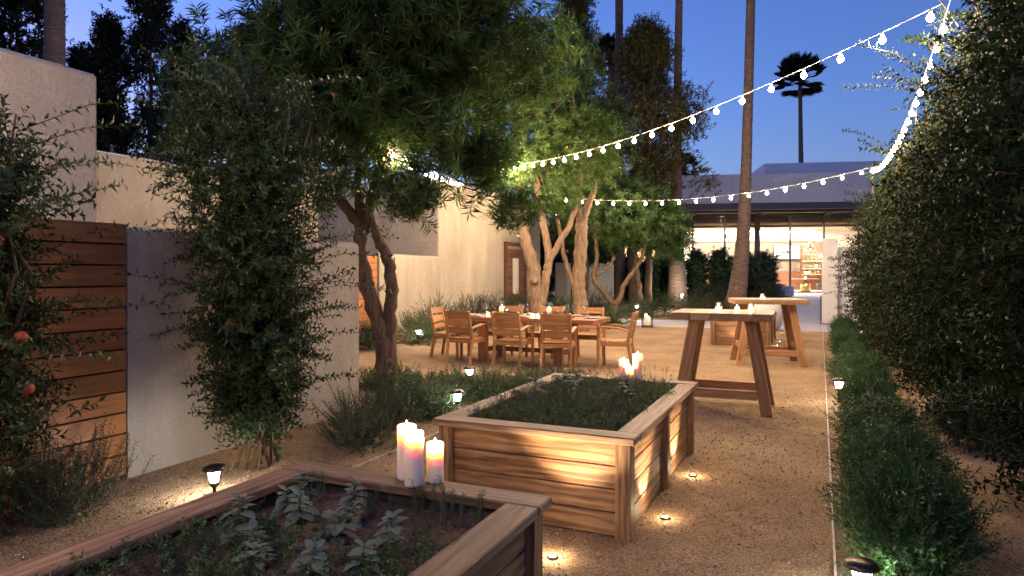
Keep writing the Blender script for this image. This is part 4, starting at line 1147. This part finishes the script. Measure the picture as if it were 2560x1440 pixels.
def palm(label, pts, r0, r1, sz=1.0):
    p = Vector(pts[0]); t = thing('palm_tree', label, 'palm tree', p); loc = [Vector(q) - p for q in pts]
    q = wavy(loc, 8, .0); mb = MB(); m = len(q) * 6; rr = []; qq = []
    for i in range(m):
        f = i / (m - 1) * (len(q) - 1); k = min(int(f), len(q) - 2); qq.append(q[k].lerp(q[k + 1], f - k)); u = i / (m - 1)
        rr.append((r1 + (r0 - r1) * (1 - u) ** 2.3) * (1 + .03 * ((i % 2) * 2 - 1) + .02 * random.uniform(-1, 1)))
    mb.tube(qq, rr, 14, True, .04); mb.build('trunk', 'palm_trunk', t, True)
    o = part('fronds', pcr, t, 'stuff'); o.location = loc[-1]; o.scale = (sz,) * 3
    o = part('petioles', ppe, t, 'stuff'); o.location = loc[-1]; o.scale = (sz,) * 3
palm('straight palm trunk with spotlight at its foot', [(-4.75, 25.3, .2), (-4.79, 25.27, 2.5), (-4.78, 25.27, 5.6), (-4.7, 25.3, 11.5), (-4.6, 25.3, 15.5)], .40, .12)
palm('thick leaning palm trunk in front of the glass front', [(-2.58, 22.98, .1), (-2.42, 23.05, .9), (-2.26, 23.1, 2.6), (-2.16, 23.15, 5.1), (-2.03, 23.2, 10.3), (-1.95, 23.2, 14.5)], .41, .135)
palm('straight dark palm trunk rising through the junipers', [(-7.5, 27.3, .3), (-7.5, 27.3, 4), (-7.5, 27.3, 8), (-7.5, 27.3, 16)], .3, .16)
palm('distant slender palm with full crown above the roof', [(-1.5, 65.1, 0), (-1.5, 65.1, 9), (-1.55, 65.1, 14), (-1.6, 65.1, 18.6)], .34, .17, 1.2)
palm('distant palm crown showing behind the juniper top', [(-13.9, 48.6, 0), (-13.9, 48.6, 8), (-13.9, 48.6, 12), (-13.9, 48.6, 17.2)], .45, .28, .95)
palm('far palm crown peeking over the roof by the palm trunk', [(-12.7, 71, 0), (-12.7, 71, 6), (-12.7, 71, 9), (-12.7, 71, 12.2)], .4, .3, .9)
palm('smaller far palm crown just clear of the roof line', [(-14.9, 75.6, 0), (-14.9, 75.6, 6), (-14.9, 75.6, 9), (-14.9, 75.6, 12.2)], .4, .3, .7)
palm('dark palm trunk standing among cypresses above grey building', [(-20.4, 12.7, 0), (-20.4, 12.7, 5), (-20.4, 12.7, 9), (-20.4, 12.7, 15)], .4, .26)

# ---------------------------------------------------------------- pomegranate shrubs, left
def whip_set(c, n, r, zlo, zhi, out, lmin, lmax, bias=(0, 0, 0)):
    WP, WD, WL = [], [], []
    for i in range(n):
        a = random.uniform(0, 6.28); WP.append((c[0] + math.cos(a) * r * .6, c[1] + math.sin(a) * r * .6, random.uniform(zlo, zhi)))
        WD.append((math.cos(a) * out + bias[0], math.sin(a) * out + bias[1], random.uniform(.1, .8) + bias[2])); WL.append(random.uniform(lmin, lmax))
    return WP, WD, WL, 34
def fruit(t, pts):
    fm = MB().lathe([(.001, 0), (.02, .003), (.036, .02), (.040, .04), (.034, .06), (.016, .072), (.010, .078), (.016, .094), (.012, .092), (.001, .078)], 14).mesh('fruit', 'pomegranate', True)
    for p in pts:
        o = part('fruit', fm, t); o.location = p; o.scale = (.85,) * 3; o.rotation_euler = (R(165), R(8), 0)
st = [([(random.uniform(-.15, .15), random.uniform(-.15, .15), -.05), (random.uniform(-.12, .12), random.uniform(-.12, .12), .7), (random.uniform(-.25, .25), random.uniform(-.25, .25), 1.5), (random.uniform(-.4, .4), random.uniform(-.4, .4), 2.4)], .016, .006) for _ in range(9)]
t, C = plant('pomegranate_shrub', 'arching pomegranate shrub with red fruit before the plank fence', 'shrub', (-4.16, 2.12, 0),
         [(0, 0, 1.3, .24, .34, .75, 95, 8, .09), (.03, 0, 1.95, .25, .34, .4, 42, 8, .10), (.0, .05, .7, .2, .25, .35, 30, 7, .09)],
         .052, .021, 14, .26, 'leaf_pom', stems=st, whips=whip_set((0, 0), 26, .4, .9, 2.3, .9, .5, 1.0, (.25, .25, .25)))
fruit(t, [(.26, .02, 1.70), (.3, .12, 1.19), (.22, .2, .9)])
st = [([(random.uniform(-.16, .16), random.uniform(-.16, .16), -.05), (random.uniform(-.12, .12), random.uniform(-.12, .12), .7), (random.uniform(-.2, .2), random.uniform(-.2, .2), 1.5), (random.uniform(-.4, .4), random.uniform(-.4, .4), 2.7)], .0105, .005) for _ in range(10)]
t, C = plant('pomegranate_shrub', 'dense upright pomegranate shrub against the beige stucco wall', 'shrub', (-3.98, 4.05, 0),
         [(.02, 0, 1.05, .27, .33, .72, 112, 9, .10), (-.1, 0, 1.85, .42, .42, .5, 92, 9, .12), (-.18, 0, 2.4, .6, .45, .45, 70, 9, .15), (.22, -.1, 1.5, .2, .2, .25, 16, 8, .1), (-.3, -.05, 1.2, .16, .2, .2, 10, 8, .1), (.0, 0, .5, .2, .22, .3, 40, 8, .08), (-.3, .1, 2.85, .5, .45, .3, 42, 8, .14)],
         .050, .021, 14, .24, 'leaf_pom', stems=st, whips=whip_set((0, 0), 50, .38, .4, 2.9, .9, .45, 1.0, (.1, -.05, .12)))
fruit(t, [(.08, -.36, 1.16)])

# ---------------------------------------------------------------- tall hedge, right
def hstems(h, n=9):
    return [([(random.uniform(-.2, .2), random.uniform(-.2, .2), -.05), (random.uniform(-.2, .2), random.uniform(-.2, .2), h * .3), (random.uniform(-.35, .35), random.uniform(-.35, .35), h * .6), (random.uniform(-.4, .4), random.uniform(-.4, .4), h * .92)], .02, .006) for _ in range(n)]
def hblobs(h, w, k=1.0):
    return [(0, 0, .42, w * .72, w * .8, .36, int(44 * k), 8, .13), (0, 0, h * .2, w * .85, w * .9, h * .17, int(95 * k), 9, .15), (0, 0, h * .42, w, w, h * .2, int(130 * k), 9, .17), (.16, 0, h * .66, w * .82, w, h * .2, int(105 * k), 9, .17), (.28, 0, h * .86, w * .45, w * .75, h * .14, int(46 * k), 9, .16)]
HG = 'tall shrubs in the dark hedge row'
hd = [(1.72, 3.55, 4.9, .78, 1.3, 'tall shrub at the open end of the dark hedge row'), (1.62, 5.5, 4.8, .8, 1.2, 'second tall shrub of dark hedge from its open end'), (1.45, 7.9, 4.6, .78, 1.1, 'tall shrub in dark hedge wrapped round the bulb string pole'),
      (1.5, 10.2, 4.0, .85, .9, 'tall shrub in dark hedge just past the bulb string pole'), (1.42, 12.6, 3.9, .9, .9, 'tall shrub midway between the two bulb string poles'),
      (1.42, 15.0, 3.9, .95, .9, 'tall lit shrub of hedge under the dip of bulbs'), (1.45, 17.4, 3.7, .9, .9, 'last tall hedge shrub beside the far bulb pole')]
for i, (x, y, h, w, k, lab) in enumerate(hd):
    wh = whip_set((0, 0), 14 if i < 3 else 10, w, h * .3, h * .95, .8, .5, 1.0, (-.15, 0, .35))
    t, C = plant('hedge_shrub', lab, 'shrub', (x, y, 0), hblobs(h, w, k), .066, .029, 12, .3, 'leaf_tall', HG, stems=hstems(h), whips=wh)
# lit upright shoots above the far hedge
# ---------------------------------------------------------------- low shrub row along the walk
protos = []
for k in range(3):
    w = .25
    t, C = plant('low_shrub', 'feathery bright green low shrub in the row along the walk', 'shrub', (0, 0, 0),
             [(0, 0, .17, w, .34, .22, 150, 10, .055), (0, .04, .26, w * .75, .26, .15, 75, 10, .05)], .034, .009, 11, .125, 'leaf_hedge', 'low shrubs along the walk', .5, .05, .0015, 'twig_green', upz=.5)
    protos.append(t)
spots = [(.40, 3.95), (.44, 4.8), (.43, 5.6), (.46, 6.45), (.44, 7.3), (.46, 8.2), (.50, 9.2), (.46, 10.2), (.48, 11.3), (.46, 12.6), (.48, 14.0), (.46, 15.5), (.48, 17.1)]
for i, (x, y) in enumerate(spots):
    if i < 3: t = protos[i]; t.location = (x, y, 0); t.rotation_euler = (0, 0, random.choice((0, math.pi)))
    else: t = copy_tree(protos[i % 3], None, (x, y, 0), random.choice((0, math.pi)) + random.uniform(-.15, .15))
    t['label'] = 'feathery green low shrub, %s from the concrete path in the walkside row' % ['thirteenth', 'twelfth', 'eleventh', 'tenth', 'ninth', 'eighth', 'seventh', 'sixth', 'fifth', 'fourth', 'third', 'second', 'first'][i]
    s_ = random.uniform(.85, 1.15); t.scale = (s_, s_ * .98, random.uniform(.85, 1.2))
plant('round_shrub', 'small dark round shrub between low row and tall hedge', 'shrub', (1.15, 7.0, 0), [(0, 0, .3, .3, .3, .26, 60, 8, .08)], .035, .014, 12, .16, 'leaf_box', twig_r=.002)

# ---------------------------------------------------------------- rosemary and ground cover, left bed
t, C = plant('rosemary_bush', 'spiky upright rosemary bush at the foot of plank fence', 'shrub', (-4.28, 2.72, 0), [(0, 0, .16, .34, .42, .18, 46, 7, .07)], .028, .0065, 26, .28, 'leaf_rose', None, .55, -.05, .0025, 'twig', upz=.9)
plant('rosemary_bush', 'low rosemary sprawl against the lower stucco wall corner', 'shrub', (-3.98, 5.55, 0), [(0, 0, .12, .42, .5, .14, 46, 7, .07)], .028, .0065, 24, .22, 'leaf_rose', None, .55, -.05, .0025, 'twig', upz=.7)
plant('rosemary_bush', 'dark rosemary clump beside pomegranate stems near steel edging', 'shrub', (-3.62, 4.9, 0), [(0, 0, .12, .34, .4, .13, 44, 7, .07)], .028, .0065, 24, .2, 'leaf_rose', None, .55, -.05, .0025, 'twig', upz=.6)
gcs = [((-4.3, 7.0), .62, .55, 'broad ground cover mound at the forked tree foot'), ((-3.75, 7.45), .6, .5, 'ground cover mound between two path lamps'), ((-3.15, 7.95), .62, .45, 'ground cover mound behind the lavender planter corner'), ((-2.75, 7.2), .5, .5, 'ground cover mound hard against the lavender planter side'), ((-3.95, 6.25), .5, .45, 'ground cover mound in front of the forked tree'), ((-5.15, 7.5), .35, .4, 'sparse ground cover tuft left of the forked tree')]
for (x, y), w, h, lab in gcs:
    plant('ground_cover', lab, 'shrub', (x, y, 0), [(0, 0, h * .16, w, w, h * .26, 150, 8, .075)], .030, .011, 14, .15, 'leaf_ground', 'ground cover mounds in the left bed', .55, .08, .0018, 'twig', upz=.2)
wsh = [((-8.05, 11.0), .42, .5, 'round shrub right behind the forked tree trunk'), ((-7.75, 12.35), .45, .55, 'round shrub behind the path lamp at the building wall'), ((-8.05, 13.6), .62, .95, 'large loose shrub where low wall meets tall building'),
       ((-8.0, 15.3), .6, .9, 'shrub below the tall building wall near its corner'), ((-7.95, 16.8), .6, .95, 'shrub midway along the tall building wall'), ((-7.9, 18.2), .65, .95, 'shrub below the dark gate panel'), ((-7.4, 19.6), .6, .8, 'shrub under the utility cabinet'),
       ((-5.1, 18.0), .5, .55, 'dark shrub behind the dining table end'), ((-6.6, 18.4), .6, .9, 'dark shrub between rough barked trees'), ((-5.2, 22.0), .5, .75, 'bright lit shrub behind the floor lantern'), ((-4.5, 22.6), .6, .8, 'pale lit shrub next to the spike spotlight'), ((-3.5, 22.4), .7, .75, 'shrub beside leaning palm trunk base'), ((-2.9, 21.9), .5, .6, 'small shrub below leaning palm trunk'), ((-6.9, 22.0), .8, .9, 'shrub mass behind oleander trunk')]
for i, ((x, y), w, h, lab) in enumerate(wsh):
    plant('garden_shrub', lab, 'shrub', (x, y, gz(y)), [(0, 0, h * .45, w, w, h * .5, 70, 7, .1)], .04, .014, 14, .24, 'leaf_ground' if i % 3 else 'leaf_box', 'shrubs along walls and path', .55, .0, .0025, 'twig', upz=.3)
# clipped columns in front of the glass
bx = [((-5.6, 26.4), 2.1, 'dark clipped shrub column left of the straight palm'), ((-4.4, 27.4), 2.2, 'dark clipped shrub column right of the straight palm'), ((-3.55, 27.7), 2.2, 'dark clipped shrub column left of the leaning palm'), ((-2.75, 27.9), 2.05, 'dark clipped shrub column half behind the leaning palm'), ((-1.98, 27.5), 2.15, 'widest dark clipped shrub column beside the ottoman'), ((-6.5, 26.9), 1.9, 'dark clipped shrub column behind oleander trunk'), ((-7.3, 27.8), 2.0, 'dark clipped shrub column by the low pale wall')]
for (x, y), h, lab in bx:
    h -= .25; w = .48 if 'widest' in lab else .36
    plant('clipped_shrub', lab, 'shrub', (x, y, gz(y)), [(0, 0, h * .3, w, w, h * .3, 90, 9, .1), (0, 0, h * .68, w, w, h * .32, 110, 9, .1)], .085, .042, 12, .2, 'leaf_box', 'clipped shrubs before the glass', .6, .0, .003, 'twig')
for x, y, h, w, lab in ((-10.6, 26.8, 3.4, 1.3, 'broad dark oleander mass left of the low pale wall'), (-9.0, 28.6, 3.6, 1.4, 'broad dark oleander mass right behind the low pale wall'), (-11.8, 23.5, 3.6, 1.2, 'dark oleander mass beside the tall building end'), (-13.5, 29.5, 4.2, 1.8, 'farthest dark oleander mass behind the building')):
    plant('oleander_shrub', lab, 'shrub', (x, y, gz(y)), [(0, 0, h * .35, w, w, h * .36, 120, 8, .2), (0, 0, h * .72, w, w, h * .3, 110, 8, .2)], .15, .04, 12, .3, 'leaf_box', 'oleander masses behind the trees', .6, .05, .004, 'twig')
for x, y, lab in ((-3.9, 26.5, 'low dark shrub with magenta flowers by the leaning palm'), (-3.0, 26.2, 'magenta flowered shrub right behind the leaning palm foot'), (-1.7, 26.3, 'magenta flowered shrub at the path edge below ottoman')):
    t, C = plant('flowering_shrub', lab, 'shrub', (x, y, gz(y)), [(0, 0, .4, .55, .5, .4, 60, 7, .1)], .05, .02, 12, .2, 'leaf_box', 'flowering shrubs by the path', .6)
    n = 60; d = nz(rng.normal(size=(n, 3)) + np.array([0, -.5, .3])); P = d * np.array([.58, .55, .4]) + np.array([0, 0, .42]); a, b_ = perp(d)
    part('blossoms', leaf_mesh('blossoms', [(P, nz(d + a), b_, np.full(n, .06), np.full(n, .05))], 'bougain'), t, 'stuff')
t = thing('concrete_pot', 'round speckled concrete pot behind the far planter', 'pot', (-1.32, 19.0, .006))
MB().lathe([(.30, 0), (.40, .1), (.45, .4), (.44, .72), (.40, .72), (.39, .6), (.001, .6)], 30).build('bowl', 'pot', t, True)
MB().lathe([(.388, .602), (.2, .64), (.001, .65)], 20).build('soil', 'soil', t, True)

# ================================================================== herbs in the planters
sage_leaf = MB()
pr = [(0, .004), (.12, .10), (.35, .20), (.6, .21), (.82, .14), (.95, .06), (1, .004)]
for u, w in pr:
    zc = -.28 * u * u; sage_leaf.v += [(u, -w, zc + .07 * w / .2), (u, 0, zc - .0), (u, w, zc + .07 * w / .2)]
for i in range(len(pr) - 1):
    k = i * 3; sage_leaf.f += [(k, k + 3, k + 4, k + 1), (k + 1, k + 4, k + 5, k + 2)]
M['sage_solid'] = plain('sage_solid', (.135, .175, .125), .85, noise=.18, nscale=6, bump=.5, bscale=30)
sage_me = sage_leaf.mesh('leaf', 'sage_solid', True)
def sage(label, x, y, z, s=1.0, n=14, h=.14):
    t = thing('sage_plant', label, 'herb', (x, y, z), random.uniform(0, 6), 'sage plants in the planters')
    MB().tube([(0, 0, -.03), (.006, .004, h * .5), (.0, .0, h)], [.005, .004, .003], 6).build('stem', 'twig_green', t, True)
    for i in range(n):
        f = i / (n - 1); a = (i // 2) * 1.57 + (i % 2) * math.pi + random.uniform(-.35, .35)
        o = part('leaf', sage_me, t); o.location = (0, 0, h * (.25 + .75 * f)); L = s * (.105 - .05 * f) * random.uniform(.85, 1.15)
        o.scale = (L, L * 1.35, L); el = -.3 + .95 * f + random.uniform(-.2, .25)
        o.rotation_euler = (random.uniform(-.3, .3), -el, a)
zs = .505
for (x, y, s, h, lab) in ((-2.0, 1.93, 1.15, .2, 'tall sage plant overhanging the left rail of near planter'), (-1.88, 2.12, 1.1, .15, 'sage plant second along the left side of near planter'), (-2.10, 2.40, 1.0, .13, 'sage plant in the left far corner of near planter'), (-1.80, 2.36, 1.0, .15, 'sage plant near the far rail of near planter'),
                           (-1.62, 2.03, 1.1, .15, 'sage plant in the middle of near planter'), (-1.42, 2.08, 1.05, .15, 'sage plant right of middle in near planter'), (-1.86, 1.86, .95, .1, 'small sage plant low in near planter middle'), (-1.52, 1.78, 1.0, .12, 'sage plant close to right rail of near planter'), (-1.72, 1.72, 1.0, .11, 'sage plant among the thyme at near planter middle'), (-2.02, 2.2, 1.0, .12, 'sage plant hugging the left rail of near planter'), (-1.68, 2.2, .9, .11, 'small sage plant behind the middle one in near planter'), (-1.38, 1.86, 1.0, .12, 'sage plant low beside the right rail boards')):
    sage(lab, x, y, zs, s * .82, 16, h * .72)
for (x, y, lab) in ((-1.95, 4.75, 'sage plant by left rail of lavender planter'), (-1.72, 5.05, 'silvery sage clump in the lavender planter middle'), (-1.85, 5.25, 'silvery sage clump near far left of lavender planter'), (-1.3, 4.95, 'sage plant near right side of lavender planter')):
    sage(lab, x, y, .5, 1.15, 16, .2)
def sprigs(label, x, y, z, n, h, mat='leaf_rose', r=.05):
    t = thing('rosemary_sprig', label, 'herb', (x, y, z), 0, 'rosemary sprigs in the near planter')
    P = np.stack([rng.normal(0, r * .5, n), rng.normal(0, r * .5, n), np.full(n, -.01)], -1); D = nz(np.stack([rng.normal(0, .16, n), rng.normal(0, .16, n), np.ones(n)], -1)); L = rng.uniform(h * .6, h, n)
    part('stems', twig_mesh('stems', P, D, L, .0022, 0, 'twig_green'), t); part('needles', leaf_mesh('needles', [shoot_leaves(P, D, L, 44, .021, .0035, .55, 0, .2)], mat), t, 'stuff')
for (x, y, h, lab) in ((-1.97, 2.33, .2, 'rosemary sprigs beside the far left sage'), (-1.40, 2.38, .2, 'rosemary sprigs under the candles of near planter'), (-1.28, 2.30, .22, 'rosemary sprigs nearest the right far corner'), (-1.20, 2.38, .2, 'rosemary sprigs tucked into right far corner'), (-1.52, 2.42, .15, 'short rosemary sprigs against the far rail'), (-1.27, 2.05, .2, 'rosemary sprigs along right rail of near planter'), (-1.66, 2.3, .13, 'short rosemary sprigs between sages')):
    sprigs(lab, x, y, zs, 7, h)
# creeping thyme at the near end
n = 1500; P = np.stack([rng.uniform(-2.16, -1.15, n), .75 + 1.3 * rng.uniform(0, 1, n) ** 1.25, np.full(n, zs)], -1); P[:, 2] += .02 * np.sin(P[:, 0] * 14) ; D = nz(rng.normal(size=(n, 3)) * .6 + np.array([0, 0, .8]))
o = part('creeping_thyme', leaf_mesh('creeping_thyme', [shoot_leaves(P, D, rng.uniform(.05, .12, n), 14, .016, .009, .6, .1)], 'leaf_ground'), None, 'stuff'); tag(o, 'creeping green thyme filling the near end of planter', 'herb')
# lavender carpet
def lav(label, x, y, w):
    t = thing('lavender_plant', label, 'herb', (x, y, .5), 0, 'lavender plants in the middle planter')
    n = 170; a = rng.uniform(0, 6.28, n); rr = np.sqrt(rng.uniform(0, 1, n)) * w; P = np.stack([rr * np.cos(a), rr * np.sin(a), np.full(n, -.01)], -1)
    D = nz(np.stack([np.cos(a) * .35, np.sin(a) * .35, np.ones(n)], -1) + rng.normal(size=(n, 3)) * .25); L = rng.uniform(.07, .15, n)
    part('foliage', leaf_mesh('foliage', [shoot_leaves(P, D, L, 18, .032, .0075, .5, 0, .25)], 'leaf_lav'), t, 'stuff')
    n = 12; k = rng.choice(170, n); P2, D2 = P[k], nz(D[k] + np.array([0, 0, .8])); L2 = rng.uniform(.17, .27, n)
    part('flower_stalks', twig_mesh('flower_stalks', P2, D2, L2, .0014, 0, 'twig_green'), t, 'stuff')
    Q = P2 + D2 * (L2 * .84)[:, None]
    part('flower_spikes', leaf_mesh('flower_spikes', [shoot_leaves(Q, D2, L2 * .2, 16, .010, .007, .7, 0, .2)], 'lavender'), t, 'stuff')
k = 0
names = ['front left', 'front middle', 'front right', 'second row left', 'second row middle', 'second row right', 'third row left', 'third row middle', 'third row right', 'fourth row left', 'fourth row middle', 'fourth row right', 'back left', 'back middle', 'back right']
for j in range(5):
    for i in range(3):
        lav('lavender plant in the middle planter, %s' % names[k], -1.90 + i * .325 + random.uniform(-.04, .04), 4.10 + j * .345 + random.uniform(-.04, .04), .17); k += 1
n = 700; P = np.stack([rng.uniform(-1.95, -1.05, n), rng.uniform(14.85, 16.5, n), np.full(n, .5)], -1); D = nz(rng.normal(size=(n, 3)) * .5 + np.array([0, 0, .9]))
o = part('planter_herbs', leaf_mesh('planter_herbs', [shoot_leaves(P, D, rng.uniform(.08, .2, n), 12, .03, .008, .6, .1)], 'leaf_ground'), None, 'stuff'); tag(o, 'low green herbs filling the far planter', 'herb')
